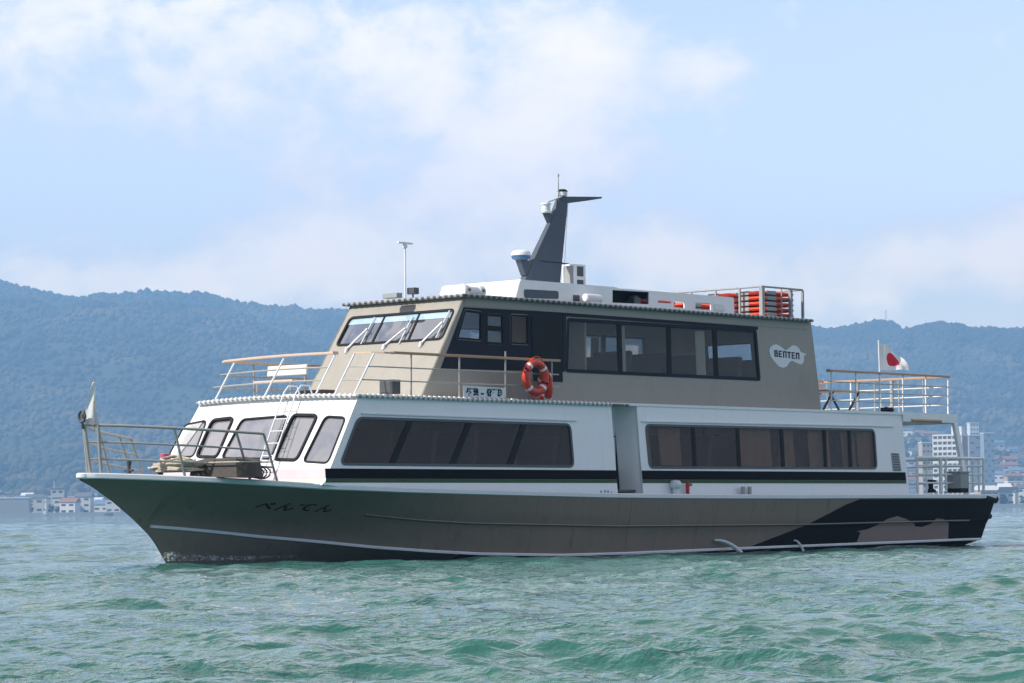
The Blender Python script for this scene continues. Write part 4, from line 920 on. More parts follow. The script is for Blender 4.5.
# ------------------------------------------------------------------ loose things on board
def lifebuoy():
    b = (onv(535.5, 377.5, 2.27)[0], 2.27, onv(535.5, 377.5, 2.27)[1])
    t = thing('lifebuoy', 'orange-red lifebuoy hanging broadside on the foredeck rail behind the route sign', 'lifebuoy', b, 'lifebuoys on the rail')
    n = 36; P = [(b[0] + .285 * math.cos(a), b[1], b[2] + .285 * math.sin(a)) for a in np.linspace(0, 2 * math.pi, n + 1)[:-1]]
    MB().tube(P, .078, 14, closed=True).build('ring', X['buoy'], t, smooth=60)
    for a in (.7, 2.3, 3.95, 5.5):
        MB().tube([(b[0] + .285 * math.cos(a + d), b[1], b[2] + .285 * math.sin(a + d)) for d in (-.10, 0, .10)], .081, 14).build('reflective_band', X['flag'], t, smooth=60)
    q = []
    for k in range(40):
        a = 2 * math.pi * k / 40; r = .385 + .03 * math.cos(4 * (a - .7) + math.pi); q.append((b[0] + r * math.cos(a), b[1] + .02, b[2] + r * math.sin(a)))
    MB().tube(q, .010, 6, closed=True).build('grab_line', X['orange'], t, smooth=60)
    return t, b
lb_, lbb = lifebuoy()
l2 = copy_tree(lb_); l2.location = bw((onv(545, 385, 2.0)[0], 2.0, onv(545, 385, 2.0)[1] - .05)); l2.rotation_euler = (0, 0, TH + math.radians(58))
l2['label'] = 'second orange-red lifebuoy, seen nearly edge-on just aft of the broadside one'

# route sign
def route_sign():
    p = [onv(463.5, 385.5, 2.22), onv(504.5, 388, 2.22), onv(504.5, 398.3, 2.22), onv(463.5, 396.5, 2.22)]
    b = (p[0][0], 2.22, p[3][1]); sf = lambda a, z, o=0: (a, 2.22 + o, z)
    s = sheet(sf, p, (), 0, .02).build('route_sign', X['strip'], base=b); tag(s, 'white route sign with dark Japanese characters on the foredeck rail', 'sign')
    L = p[1][0] - p[0][0]; zc_ = lambda u: p[3][1] + (p[0][1] - p[3][1]) * .38
    m = MB()
    for ch, t in (('長', .12), ('浜', .295), ('竹', .62), ('生', .755), ('島', .88)): m.join(lettering(ch, sf, .135, (p[0][0] + L * t, zc_(0)), 0, None, .004, bold=.012))
    m.join(lettering('-', sf, .2, (p[0][0] + L * .45, zc_(0)), 0, .09, .004, bold=.006)); m.join(lettering('NAGAHAMA', sf, .05, (p[0][0] + L * .21, p[0][1] - .055), 0, .26, .004)); m.join(lettering('CHIKUBUSHIMA', sf, .05, (p[0][0] + L * .76, p[0][1] - .055), 0, .36, .004))
    m.build('lettering', X['navy'], s, recalc=False)
route_sign()

# flags
def stern_flag():
    v = 1.0; (u0, z0) = onv(878.6, 342.5, v); b = (u0 + .05, v, ZD)
    t = thing('stern_flag', 'white flag with a red disc flying from a staff on the after deck', 'flag', b)
    MB().tube([(u0 + .05, v, ZD), (u0, v, z0 + .06)], .016, 8).build('flagstaff', X['wpipe'], t)
    nu, nv = 44, 30; hst = .62; fly = .92
    def P(i, j):
        s = i / (nu - 1); w = j / (nv - 1)
        dr = .50 * s ** 1.7 * (1 - w * .96); lift = .0
        x = fly * s * (.80 - .10 * (1 - w) * s); y = .07 * math.sin(s * 8 + w * 2.2) * s ** .7 + .03 * math.sin(s * 17 - w * 3) * s
        z = z0 - .02 - hst * w - dr * 1.02 - .02 * math.sin(s * 6) * s
        return (u0 + .02 + x * .95, v + y + x * .50, max(z, z0 - hst - .05 - .04 * math.sin(7 * s)))
    m = MB(); m.grid(P, nu, nv)
    for k, f in enumerate(m.f):
        i, j = min(f) // nv, min(f) % nv; s = (i + .5) / (nu - 1) * fly; w = (j + .5) / (nv - 1) * hst
        if math.hypot((s - fly * .46) / .205, (w - hst * .50) / .185) < 1: m.m[k] = 1
    m.build('flag_cloth', [X['flag'], X['flagred']], t, smooth=80)
stern_flag()
def bow_pennant():
    u0, z0 = onv(94.5, 379.5, 0); u1, z1 = onv(93.8, 428, 0); b = (u1, 0, z1 - .05)
    t = thing('bow_pennant', 'limp white pennant with a gold emblem on a short staff at the bow tip', 'flag', b)
    MB().tube([(u1, 0, z1 - .06), (u0, 0, z0)], .013, 8).build('pennant_staff', X['steel'], t)
    n = 26
    def P(i, j):
        w = i / (n - 1); s = j / 9 - .5; wd = np.interp(w, [0, .12, .5, .8, 1], [.02, .09, .19, .23, .22]); f = .5 * wd
        return (u0 - .02 + (u1 - u0) * w + s * wd * 1.1 - .05 * w * (1 - w), .06 * math.sin(s * 7 + w * 3) * (.3 + w), z0 + .0 - .05 + (z1 - z0 + .10) * w + .03 * math.sin(s * 5) * w)
    m = MB(); m.grid(P, n, 10)
    for k, f in enumerate(m.f):
        i, j = min(f) // 10, min(f) % 10
        if math.hypot((i - 15) / 6.0, (j - 5) / 1.8) < 1: m.m[k] = 1
    m.build('pennant_cloth', [X['flag'], X['gold']], t, smooth=80)
bow_pennant()

# foredeck gear
def foredeck():
    zd = 1.50
    va, _ = onu(226, 470, .35); b = (.35, va, zd - .03)
    t = thing('covered_windlass', 'brown tarpaulin-covered box on the foredeck behind the bow rail', 'covered box', b)
    m = MB(); nx, ny = 14, 14
    def P(i, j):
        a = i / (nx - 1) * 2 * math.pi; h = j / (ny - 1); r = (1 - .10 * h) if h < .86 else (1 - .10 * h) * max(.0, 1 - ((h - .86) / .14) ** 2 * .98)
        c, s = math.cos(a), math.sin(a); sq = 1 / max(abs(c), abs(s)) ** .75
        return (.35 + .34 * c * sq * r, va + .78 * s * sq * r, zd - .03 + min(h, .9) / .9 * (.33 + .03 * math.sin(a * 3)) + .012 * math.sin(9 * a + 4 * h))
    m.grid(P, nx, ny); m.build('tarpaulin', X['brown'], t, smooth=50)
    q = MB(); q.tube([(.35 + .40 * math.cos(a) / max(abs(math.cos(a)), abs(math.sin(a))) ** .75, va + .84 * math.sin(a) / max(abs(math.cos(a)), abs(math.sin(a))) ** .75, zd + .24) for a in np.linspace(0, 6.283, 25)[:-1]], .014, 6, closed=True); q.build('lashing', X['rope'], t)
    vr, _ = onu(178, 473, -.1); rg = np.random.default_rng(3)
    q = MB(); pts = []
    for k in range(200):
        a = k * .52; r = .12 + .22 * abs(math.sin(k * .131)); pts.append((-.15 + r * math.cos(a), vr + 1.7 * r * math.sin(a) + .12 * math.sin(k * .05), zd + .05 + (.06 + .26 * k / 200) * (1.3 - r * 2.4) + .03 * rg.random()))
    q.tube(pts, .022, 6); tag(q.build('rope_heap', X['rope'], base=(-.15, vr, zd), smooth=70), 'untidy heap of pale rope on the foredeck beside the brown tarpaulin', 'rope')
    q = MB(); vb, zb_ = onu(165.5, 463, -.1); q.lathe([(.0, 0), (.075, .0), (.095, .18), (.10, .19), (.085, .2), (.0, .17)], (-.1, vb, zd + .22), n=16); tag(q.build('pink_bucket', X['pink'], base=(-.1, vb, zd + .22), smooth=40), 'small pink bucket standing on the heap of rope at the bow', 'bucket')
    q = MB(); q.tube([(.1 + .45 * t, .9 + .9 * t, zd + .06 + .16 * math.sin(3 * t)) for t in np.linspace(0, 1, 10)], .018, 6); tag(q.build('mooring_line', X['rope'], base=(.1, .9, zd), smooth=70), 'pale mooring line lying across the foredeck in front of the tarpaulin', 'rope')
    # fire hose reel / grating by the foot of the ladder
    ux, zx = onv(258, 476, 1.9); q = MB()
    for k in range(5): q.tube([(ux + .1 * math.cos(a) * (1 + .3 * k), 1.75 + .06 * k, zx + .06 + .08 * math.sin(a) * (1 + .1 * k)) for a in np.linspace(0, 6.283, 16)[:-1]], .014, 6, closed=True)
    tag(q.build('hose_coil', X['dgrey'], base=(ux, 1.8, zx - .1), smooth=60), 'dark coil of hose on the deck at the foot of the white ladder', 'hose')
foredeck()

# upper foredeck: bench, box, loudspeaker
def upper_foredeck():
    (u0, z0), (u1, z1) = onv(266, 371, -.6), onv(308, 370, .4); ub = 4.0
    va, za = onu(268, 371.5, ub); vb, zb_ = onu(307, 370.5, ub); b = (ub, (va + vb) / 2, ZD + .04)
    t = thing('deck_bench', 'white-backed bench facing the bow on the upper foredeck', 'bench', b); vm = (va + vb) / 2; w = vb - va
    q = MB(); q.box((ub, vm, 3.60), (.04, w, .20), tilt=('Y', .12)); q.build('backrest', X['tarp'], t, bevel=.012)
    q = MB(); q.box((ub - .22, vm, 3.38), (.36, w, .035)); q.build('seat', X['pale'], t, bevel=.008)
    for s in (-1, 1):
        MB().tube([(ub + .02, vm + s * (w / 2 - .08), ZD + .04), (ub + .02, vm + s * (w / 2 - .08), 3.52)], .018, 8).build('leg', X['steel'], t)
        MB().tube([(ub - .36, vm + s * (w / 2 - .08), ZD + .04), (ub - .36, vm + s * (w / 2 - .08), 3.37)], .018, 8).build('leg', X['steel'], t)
    va, za = onu(316, 391, 4.3); q = MB(); q.box((4.3, va, ZD + .12), (.35, .75, .16)); tag(q.build('deck_box', X['brown'], base=(4.3, va, ZD + .04), bevel=.02), 'low brown box on the upper foredeck between the bench and the wheelhouse', 'box')
    va, za = onu(390, 390, 4.0); q = MB(); q.box((4.0, va, ZD + .17), (.22, .34, .27)); q.box((3.885, va, ZD + .17), (.012, .28, .21)); tag(q.build('loudspeaker', X['dgrey'], base=(4.0, va, ZD + .03), bevel=.01), 'dark grey loudspeaker box standing in front of the wheelhouse wall', 'loudspeaker')
upper_foredeck()

# life floats: three stacks of five in the rack, and two low in the coaming
def life_float(u, v, z):
    t = thing('life_float', 'orange life float', 'life float', (u, v, z), 'orange life floats stacked in the roof rack')
    m = MB(); L, W, r = 1.16, .70, .052
    P = []
    for (cx, cy, a0) in ((L / 2 - .12, W / 2 - .12, 0), (-L / 2 + .12, W / 2 - .12, 90), (-L / 2 + .12, -W / 2 + .12, 180), (L / 2 - .12, -W / 2 + .12, 270)):
        for k in range(4): a = math.radians(a0 + 30 * k); P.append((u + cx + .09 * math.cos(a), v + cy + .09 * math.sin(a), z + r))
    m.tube(P, .075, 10, closed=True, sq=.52); m.build('float_ring', X['orange'], t, smooth=50)
    q = MB(); q.box((u, v, z + .04), (L - .24, W - .24, .02)); q.build('slatted_bottom', X['tarp'], t)
    for cx, cy, dx, dy in ((-.30, W / 2 - .03, .34, .155), (-L / 2 + .03, -.14, .155, .28)):
        q = MB(); q.box((u + cx, v + cy, z + r), (dx, dy, .084)); q.build('pale_band', X['grey'], t, bevel=.01)
    return t
proto = life_float(16.80, .94, kz0 + .03)
ordn = ['lowest', 'second from below', 'middle', 'fourth from below', 'topmost']; stk = ['near roof stack', 'middle roof stack', 'far roof stack']
for si, v in enumerate((.94, .06, -.86)):
    for k in range(5):
        o = proto if (si, k) == (0, 0) else copy_tree(proto); o.location = bw((16.82, v, kz0 + .03 + k * .121)); o['label'] = f'orange and white life float, {ordn[k]} of the {stk[si]}'
for k, (u, z, lab) in enumerate(((13.0, 5.10, 'lower orange life float glimpsed through the small slots in the white roof coaming'), (13.02, 5.22, 'upper orange life float glimpsed through the small slots in the white roof coaming'), (14.55, 5.10, 'orange life float showing in the square cut-out of the white roof coaming'))):
    o = copy_tree(proto); o.location = bw((u, .62, z)); o['label'] = lab; o['group'] = 'life floats behind the coaming'
o = copy_tree(proto); o.location = bw((14.55, .62, 5.215)); o['label'] = 'upper orange life float in the square cut-out of the white roof coaming'; o['group'] = 'life floats behind the coaming'

# afterdeck table and chairs
def after_furniture():
    u0, v0 = 19.3, .9; b = (u0, v0, ZD)
    t = thing('deck_table', 'slatted teak table with slanting crossed legs on the upper after deck', 'table', b)
    q = MB()
    for k in range(5): q.box((u0, v0 - .36 + .18 * k, ZD + .50), (1.5, .165, .035))
    q.build('table_top', X['wood'], t, bevel=.006)
    for s in (-1, 1):
        for d in (-1, 1): MB().tube([(u0 + s * .5 - d * .22, v0 + .25 * d, ZD), (u0 + s * .5 + d * .22, v0 + .25 * d, ZD + .49)], .028, 6).build('leg', X['brown'], t)
    def chair(u, v, rz, lab):
        c = thing('deck_chair', lab, 'chair', (u, v, ZD), 'folding chairs round the after deck table')
        q = MB()
        for k in range(4): q.box((u - .16 + .11 * k, v, ZD + .43), (.09, .44, .022))
        q.build('seat', X['wood'], c)
        q = MB()
        for k in range(3): q.box((u + .25, v, ZD + .58 + .1 * k), (.02, .44, .075))
        q.build('backrest', X['pale'], c)
        for s in (-1, 1):
            MB().tube([(u - .2, v + s * .2, ZD), (u + .27, v + s * .2, ZD + .82)], .015, 6).build('leg', X['pale'], c); MB().tube([(u + .2, v + s * .2, ZD), (u - .2, v + s * .2, ZD + .43)], .015, 6).build('leg', X['pale'], c)
        c.rotation_euler = (0, 0, TH + rz); return c
    c = chair(18.35, .95, 0, 'pale folding chair with its back to the upper cabin wall')
    c.rotation_euler = (0, 0, TH + math.pi)
    for (u, v, rz, lab) in ((19.0, -.1, -math.pi / 2, 'folding chair on the far side of the teak deck table, nearer the cabin'), (19.8, -.1, -math.pi / 2, 'folding chair on the far side of the teak deck table, nearer the stern')):
        d = copy_tree(c); d.location = bw((u, v, ZD)); d.rotation_euler = (0, 0, TH + rz); d['label'] = lab
    ub, zb_ = onv(888, 410, 1.9); q = MB(); q.lathe([(.0, 0), (.16, .0), (.19, .05), (.15, .10), (.0, .12)], (ub, 1.85, ZD + .02), n=16); tag(q.build('dark_bag', X['black'], base=(ub, 1.85, ZD), smooth=50), 'small dark bag lying on the after deck beside the flagstaff', 'bag')
    # lower after deck
    ul = 22.3; vl, zl = onu(957, 486, ul); q = MB(); q.box((ul, vl, zaf + .27), (.36, .44, .36)); q.box((ul, vl, zaf + .47), (.40, .48, .04)); 
    lk = thing('deck_locker', 'pale grey locker on a dark base behind the stern rail', 'locker', (ul, vl, zaf)); q.build('locker_body', X['grey'], lk, bevel=.012); q = MB(); q.box((ul, vl, zaf + .05), (.34, .42, .12)); q.build('locker_base', X['black'], lk)
    vl, zl = onu(931, 490, 22.4); q = MB(); q.lathe([(.0, 0), (.12, 0), (.12, .06), (.06, .1), (.06, .22), (.12, .26), (.12, .3), (.0, .31)], (22.4, vl, zaf), n=16); tag(q.build('capstan', X['black'], base=(22.4, vl, zaf), smooth=40), 'small black capstan on the stern deck behind the white rail', 'capstan')
after_furniture()

# cooling water running out of the hull, foam
def water_jets():
    m = bpy.data.materials.new('white_water'); m.use_nodes = True; q = NT(m.node_tree); b = q.n['Principled BSDF']; b.inputs['Base Color'].default_value = (.62, .68, .70, 1); b.inputs['Roughness'].default_value = .25
    tr = q.node('ShaderNodeBsdfTransparent'); mx = q.node('ShaderNodeMixShader'); g = q.node('ShaderNodeNewGeometry').outputs['Position']; q.l.new(q.ramp(q.noise(g, 17, 6, .72), .40, .72, 0, .62), mx.inputs[0]); q.l.new(tr.outputs[0], mx.inputs[1]); q.l.new(b.outputs[0], mx.inputs[2]); q.l.new(mx.outputs[0], q.n['Material Output'].inputs[0])
    X['foam'] = m
    jm = mat('falling_water', (.55, .60, .62), .15, var=.2, scale=10, bump=.3)
    for (x, y, du, lab, k) in ((713.5, 540.5, .62, 'stream of cooling water spurting aft from the grey hull near the waterline', 1.), (793, 540.5, .16, 'thin stream of cooling water falling from the black stern paint', .6)):
        u, z = inv(lambda a, b, o: hsurf(a, b), x, y, (13, .4)); v = hull_v(u, z)
        pts = [(u + du * t, v + .02 + .22 * t * k, z + .05 * t - (z + .10 + .05) * t * t) for t in np.linspace(0, 1, 9)]
        q = MB(); q.tube(pts, list(np.linspace(.028 * k, .055 * k, 9)), 8); tag(q.build('cooling_water_stream', jm, base=(u, v, 0), smooth=60), lab, 'water stream', 'cooling water streams from the hull')
    rg = np.random.default_rng(12); f = MB()
    def fleck(p, r, h):
        n = 7; a = rg.random() * 6; vs = [(p[0] + r * rg.uniform(.6, 1.2) * math.cos(a + 6.283 * i / n), p[1] + .6 * r * rg.uniform(.6, 1.2) * math.sin(a + 6.283 * i / n), p[2]) for i in range(n)] + [(p[0], p[1], p[2] + h)]
        f.add(vs, [(i, (i + 1) % n, n) for i in range(n)])
    for k in range(330):
        u = rg.uniform(-.12, 1) ** 1.0 * 2.2 if k < 260 else rg.uniform(2, 23.5); s = 1
        vv = max(.0, hull_v(u, .02) if u > 0 else 0) + abs(rg.normal(0, .10 if k < 260 else .16)) + .01
        if k >= 260 and rg.random() < .5: continue
        zz = .02 + .05 * math.exp(-max(u, 0)) + rg.uniform(0, .05)
        fleck((u, vv * s, zz - .03), rg.uniform(.008, .032), rg.uniform(.004, .02))
    # the thin sheet of water climbing the stem
    n = 40
    for sgn in (1, -1):
        def P(i, j):
            u = -.02 + 1.5 * i / (n - 1); top = .16 * math.exp(-u * 1.2) * (.7 + .2 * math.sin(i * .7) + .1 * math.sin(i * 1.9)) + .02; z = -.02 + (top + .02) * j / 3; return (u, sgn * ((hull_v(max(u, .0), max(z, -.02)) if u > 0 else .0) + .018 + .03 * (1 - j / 3)), z)
        f.grid(P, n, 4)
    for sgn in (1, -1):                                           # broken lace of foam where the hull meets the lake
        f.grid(lambda i, j: (.3 + 23.0 * i / 160, sgn * (hull_v(.3 + 23.0 * i / 160, float(zc(.3 + 23.0 * i / 160)) + .01) - .06 + (.05 + .12 * abs(math.sin(i * .37) * math.sin(i * .11))) * j), -.055 + .022 * math.sin(i * .9) * math.sin(i * .23)), 161, 3)
    o = f.build('foam', X['foam']); tag(o, 'white spray and foam where the bow cuts the water', 'foam', kind='stuff')
water_jets()

# ------------------------------------------------------------------ the far shore
def px_x(px, y): return (px - 512) / F * y
BM = [mat('pale_concrete', (.58, .57, .54), .8, var=.1, scale=.2), mat('white_render', (.72, .71, .68), .8, var=.06, scale=.2), mat('grey_cladding', (.30, .31, .32), .8, var=.1, scale=.2), mat('tan_render', (.42, .35, .28), .8, var=.1, scale=.2), mat('blue_grey_cladding', (.24, .29, .33), .8, var=.1, scale=.2)]
RM = [mat('grey_tiled_roof', (.12, .125, .13), .7, scale=.4), mat('rust_tiled_roof', (.30, .13, .08), .8, scale=.4), mat('white_sheet_roof', (.75, .75, .73), .6, scale=.3), mat('blue_sheet_roof', (.12, .2, .3), .6, scale=.3)]
WN = mat('far_window', (.035, .045, .055), .25)
ORD = ['first', 'second', 'third', 'fourth', 'fifth', 'sixth', 'seventh', 'eighth', 'ninth', 'tenth', 'eleventh', 'twelfth', 'thirteenth', 'fourteenth', 'fifteenth', 'sixteenth', 'seventeenth', 'eighteenth', 'nineteenth', 'twentieth']
ORD += ['twenty-' + w for w in ORD[:9]] + ['thirtieth'] + ['thirty-' + w for w in ORD[:9]] + ['fortieth'] + ['forty-' + w for w in ORD[:9]] + ['fiftieth'] + ['fifty-' + w for w in ORD[:9]] + ['sixtieth'] + ['sixty-' + w for w in ORD[:9]] + ['seventieth'] + ['seventy-' + w for w in ORD[:9]] + ['eightieth'] + ['eighty-' + w for w in ORD[:9]]
def building(name, x, y, w, d, h, rot, wall, roof, gable, label, group, win=True, nw=None):
    z = float(terrain(x, y)) - .6; t = thing(name, label, 'house' if name == 'house' else 'building', (x, y, z), group, 'w')
    c, s = math.cos(rot), math.sin(rot); T = lambda a, b, k: (x + a * c - b * s, y + a * s + b * c, z + k)
    m = MB(); V = [T(a, b, k) for k in (0, h) for a, b in ((-w / 2, -d / 2), (w / 2, -d / 2), (w / 2, d / 2), (-w / 2, d / 2))]; m.add(V, [(0, 1, 5, 4), (1, 2, 6, 5), (2, 3, 7, 6), (3, 0, 4, 7), (4, 5, 6, 7)])
    m.build('wall', BM[wall], t)
    r = MB()
    if gable:
        e = .5; g = d * .32; A = [T(-w / 2 - e, -d / 2 - e, h + .02), T(-w / 2 - e, d / 2 + e, h + .02), T(-w / 2 - e, 0, h + g)]; r.prism(A, [T(w / 2 + e, -d / 2 - e, h + .02), T(w / 2 + e, d / 2 + e, h + .02), T(w / 2 + e, 0, h + g)])
    else: r.prism([T(-w / 2 - .3, -d / 2 - .3, h + .02), T(w / 2 + .3, -d / 2 - .3, h + .02), T(w / 2 + .3, d / 2 + .3, h + .02), T(-w / 2 - .3, d / 2 + .3, h + .02)], [T(-w / 2 - .3, -d / 2 - .3, h + .6), T(w / 2 + .3, -d / 2 - .3, h + .6), T(w / 2 + .3, d / 2 + .3, h + .6), T(-w / 2 - .3, d / 2 + .3, h + .6)])
    r.build('roof', RM[roof], t)
    if win:
        fl = max(1, int(h / 3.2)); k = nw or max(2, min(6, int(w / 3.5)))
        for f in range(fl):
            for i in range(k):
                if fl * k > 40 and (i + f) % 2: continue
                a = -w / 2 + w * (i + .5) / k; zz = (f + .55) * h / fl; hw = w / k * .28
                q = MB(); q.prism([T(a - hw, -d / 2 - .06, zz - .55), T(a + hw, -d / 2 - .06, zz - .55), T(a + hw, -d / 2 - .06, zz + .55), T(a - hw, -d / 2 - .06, zz + .55)], [T(a - hw, -d / 2 + .1, zz - .55), T(a + hw, -d / 2 + .1, zz - .55), T(a + hw, -d / 2 + .1, zz + .55), T(a - hw, -d / 2 + .1, zz + .55)]); q.build('window', WN, t)
    return t
def town():
    rg = np.random.default_rng(41)
    wname = ['pale concrete', 'white', 'grey', 'tan', 'blue-grey']; rname = ['dark grey', 'rust-red', 'white', 'blue']
    L = []; p = -24.
    while p < 150:
        y = SHORE + rg.uniform(14, 210); w = rg.uniform(4.5, 10); L.append([p + w * .9, y, w, rg.uniform(6, 9), rg.uniform(4, 11.5), int(rg.choice([0, 0, 1, 1, 1, 3])), int(rg.choice([0, 0, 0, 1, 2, 3])), rg.random() < .55]); p += w * .78
    for i, (px, y, w, d, h, wa, ro, ga) in enumerate(L):
        building('shore_building', px_x(px, y), y, w, d, h, rg.uniform(-.3, .3), wa, ro, ga, f'{wname[wa]} waterfront building with {rname[ro]} roof, {ORD[i]} from left', 'buildings along the left waterfront')
    building('boathouse', px_x(11, 1512), 1512, 20, 9, 9.0, .02, 2, 2, False, 'long grey boathouse with a bright white flat roof at the far left shore', None, win=False)
    t = building('shore_building', px_x(57, 1560), 1560, 7, 7, 14, .1, 0, 0, False, 'tallest pale block on the left waterfront, with a thin mast on its roof', 'buildings along the left waterfront', nw=2)
    q = MB(); zt_ = float(terrain(px_x(52.5, 1560), 1560)); q.tube([(px_x(53.5, 1560), 1560, zt_ + 13), (px_x(53.5, 1560), 1560, zt_ + 18)], .25, 6); q.build('roof_mast', BM[0], t)
    R_ = []; p = 978.
    while p < 1060:
        y = SHORE + rg.uniform(15, 260); w = rg.uniform(6, 13); R_.append([p, y, w, rg.uniform(7, 10), rg.uniform(5, 10), int(rg.choice([0, 1, 1, 2, 3])), int(rg.choice([0, 0, 1, 2, 3])), rg.random() < .6]); p += w * .62
    for i, (px, y, w, d, h, wa, ro, ga) in enumerate(R_):
        building('shore_building', px_x(px, y), y, w, d, h, rg.uniform(-.4, .4), wa, ro, ga, f'{wname[wa]} right-shore building with {rname[ro]} roof, {ORD[i]} from the stern', 'buildings along the right waterfront')
    building('long_hall', px_x(1018, 1650), 1650, 16, 9, 13.5, .05, 1, 2, False, 'long white flat-roofed hall near the right edge of the photograph', None, nw=4)
    for i, (px, yy, w, h, wa, lab) in enumerate(((925, 1620, 7, 35, 3, 'slim tan block just left of the tall balcony tower'), (975, 1900, 12, 46, 2, 'tall grey slab block to the right of the balcony tower'), (986, 1880, 7, 47, 4, 'narrow blue-grey tower at the right end of the slab block'), (972, 2150, 7, 62, 1, 'white square frame-topped block above the grey slab'))):
        building('tower_block', px_x(px, yy), yy, w, 9, h - float(terrain(px_x(px, yy), yy)) + 3, .1, wa, 2, False, lab, 'tower blocks of the right shore', nw=3)
    # hillside houses
    hs = []
    for _ in range(900):
        y = rg.uniform(1720, 2600); px = rg.uniform(902, 1034)
        if len(hs) < 84 and all(abs(px - a) > 5 or abs(y - b) > 45 for a, b in hs): hs.append((px, y))
    hs.sort()
    for i, (px, y) in enumerate(hs):
        wa = int(rg.choice([0, 1, 1, 3])); ro = int(rg.choice([0, 0, 0, 1, 3])); building('house', px_x(px, y), y, rg.uniform(7, 13), rg.uniform(6, 8), rg.uniform(4.5, 7), rg.uniform(-.5, .5), wa, ro, True, f'{wname[wa]} hillside house with {rname[ro]} roof, {ORD[i]} from the left', 'houses on the right hillside', nw=2)
    def shore_tree(x, y, r, lab, grp):
        z = float(terrain(x, y)) - .3; t = thing('shore_tree', lab, 'tree', (x, y, z), grp, 'w'); MB().tube([(x, y, z), (x, y, z + r * 1.3)], [.3, .15], 6).build('trunk', RM[0], t)
        q = MB(); 
        for k in range(150):
            d = rg.normal(0, 1, 3); d /= np.linalg.norm(d); c = np.array([x, y, z + r * 1.5]) + d * r * rg.uniform(.35, 1.0) * np.array([1, 1, 1.15]); a = rg.normal(0, 1, (3, 3)) * r * .26; q.add([c + a[0], c + a[1], c + a[2]], [(0, 1, 2)])
        q.build('crown', LF, t, recalc=False)
    LF = mat('shore_tree_leaves', (.045, .06, .03), .9, var=.3, scale=.4)
    for i, px in enumerate(sorted(rg.uniform(0, 128, 7))): shore_tree(px_x(px, SHORE + 25), SHORE + rg.uniform(8, 60), rg.uniform(1.5, 2.6), f'dark tree among the left waterfront buildings, {ORD[i]} from left', 'trees along the left waterfront')
    for i, px in enumerate(sorted(rg.uniform(985, 1035, 6))): shore_tree(px_x(px, SHORE + 25), SHORE + rg.uniform(6, 40), rg.uniform(1.5, 2.4), f'dark tree on the right shore, {ORD[i]} from the stern', 'trees along the right waterfront')
    for lab, x0, x1 in (('low grey sea wall edging the left waterfront', px_x(-60, 1500), px_x(330, 1500)), ('low grey sea wall edging the right waterfront', px_x(860, 1500), px_x(1100, 1500))):
        q = MB(); q.box(((x0 + x1) / 2, SHORE - 6, .6), (x1 - x0, 3, 2.6)); tag(q.build('sea_wall', BM[2], frame='w', base=((x0 + x1) / 2, SHORE - 6, -.7)), lab, 'wall')
    # tower with balconies
    y = 1520.; x = px_x(949.5, y); W = 15.8; z = float(terrain(x, y)) - 1; ztop = CH + (507 - 437) / F * y; H_ = ztop - z
    t = thing('apartment_tower', 'tall white apartment tower with rows of balconies behind the stern rail', 'tower', (x, y, z), None, 'w')
    rot = -.42; c, s = math.cos(rot), math.sin(rot); T = lambda a, b, k: (x + a * c - b * s, y + a * s + b * c, z + k)
    def bx(a0, a1, b0, b1, k0, k1): q = MB(); return q.prism([T(a0, b0, k0), T(a1, b0, k0), T(a1, b1, k0), T(a0, b1, k0)], [T(a0, b0, k1), T(a1, b0, k1), T(a1, b1, k1), T(a0, b1, k1)])
    red = mat('brick_red_recess', (.33, .17, .12), .8, scale=.3)
    bx(-W / 2, W / 2, -6, 6, 0, H_).build('tower_core', red, t); bx(-W / 2 - .2, W / 2 + .2, -7.4, 6.2, H_ + .01, H_ + .9).build('roof', BM[1], t); pb = bx(1.5, W / 2 - .6, -4, 3, H_ + .91, H_ + 5.2).build('penthouse', BM[1], t)
    q = bx(3.8, 4.1, -.2, .2, H_ + 5.2, H_ + 7.5); q.build('aerial', BM[0], pb)
    nf, nb = 13, 6
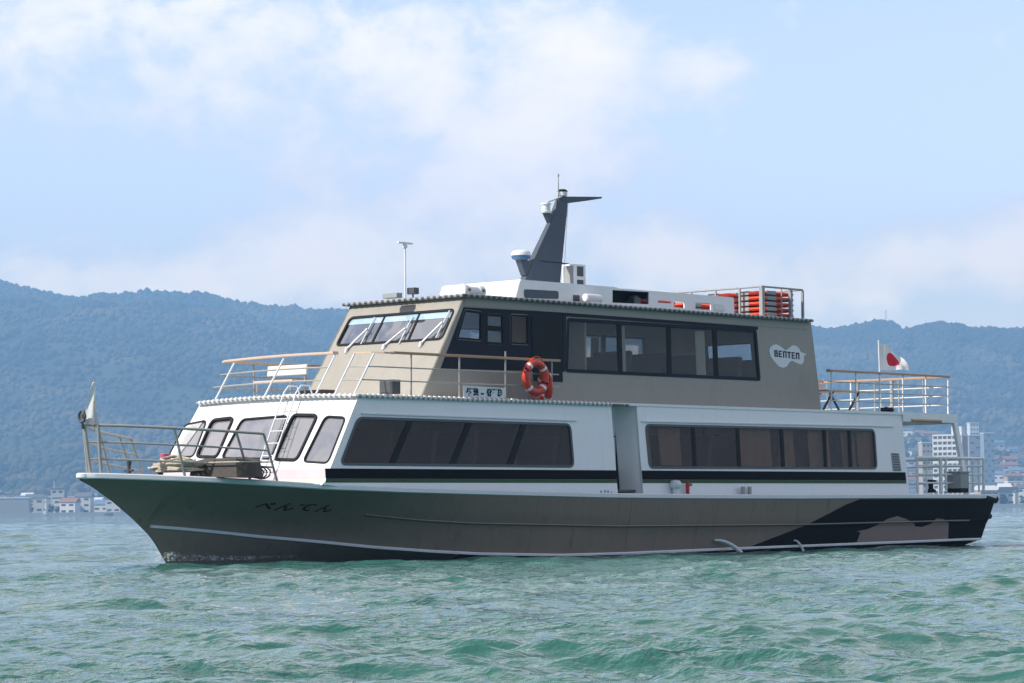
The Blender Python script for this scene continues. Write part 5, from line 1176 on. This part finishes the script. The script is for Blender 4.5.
    for b in range(nb + 1): bx(-W / 2 + W * b / nb - .25, -W / 2 + W * b / nb + .25, -7.2, -6.01, 0, H_).build('pier', BM[1], t)
    for f in range(nf):
        for b in range(nb):
            a0 = -W / 2 + W * b / nb + .27; a1 = a0 + W / nb - .54; k = H_ * f / nf; bx(a0, a1, -7.3, -6.02, k + .02, k + 1.35).build('balcony', BM[1], t)
    # ridge mast and ridge building
    xm = px_x(887, RIDGE); zm = float(terrain(xm, RIDGE)); m = thing('radio_mast', 'thin lattice radio mast standing on the ridge above the stern flag', 'radio mast', (xm, RIDGE, zm), None, 'w')
    q = MB(); q.tube([(xm, RIDGE, zm - 2), (xm, RIDGE, zm + 26)], [.8, .3], 6); q.build('mast_shaft', BM[2], m)
    for k in (10, 17, 23): q = MB(); q.box((xm, RIDGE, zm + k), (2.4, .4, .4)); q.build('crossarm', BM[2], m)
    building('ridge_building', px_x(1012, RIDGE - 20), RIDGE - 20, 44, 12, 9, 0, 0, 0, False, 'long pale building on the mountain ridge at the right edge', None, nw=6)
    # two boats far out
    def small_boat(px, y, L, m, lab, mast_=True):
        xb = px_x(px, y); t = thing('small_boat', lab, 'boat', (xb, y, 0), None, 'w'); q = MB(); P = []
        for i in range(9):
            k = i / 8; w = .9 * (1 - k ** 3) + .05; P.append([(xb + L * (k - .5), y + s_ * w * f_, zz) for s_, f_, zz in ((-1, 1, 1.1 + .4 * k * k), (-1, .6, -.3), (1, .6, -.3), (1, 1, 1.1 + .4 * k * k))])
        q.grid(lambda i, j: P[i][j % 4], 9, 5); q.add([P[0][j] for j in range(4)], [(0, 1, 2, 3)]); q.add([P[8][j] for j in range(4)], [(0, 1, 2, 3)]); q.build('hull', m, t)
        q = MB(); q.box((xb - L * .1, y, 1.9), (L * .3, 1.1, 1.5)); q.build('cabin', m, t, bevel=.1)
        if mast_: MB().tube([(xb, y, 1), (xb, y, 9)], .09, 6).build('mast', BM[1], t)
    small_boat(45, 1380, 4.2, BM[1], 'tiny white boat with a bare mast on the water by the left shore'); small_boat(108, 1400, 4.4, BM[2], 'tiny dark boat on the water near the bow, by the left shore', False)
town()
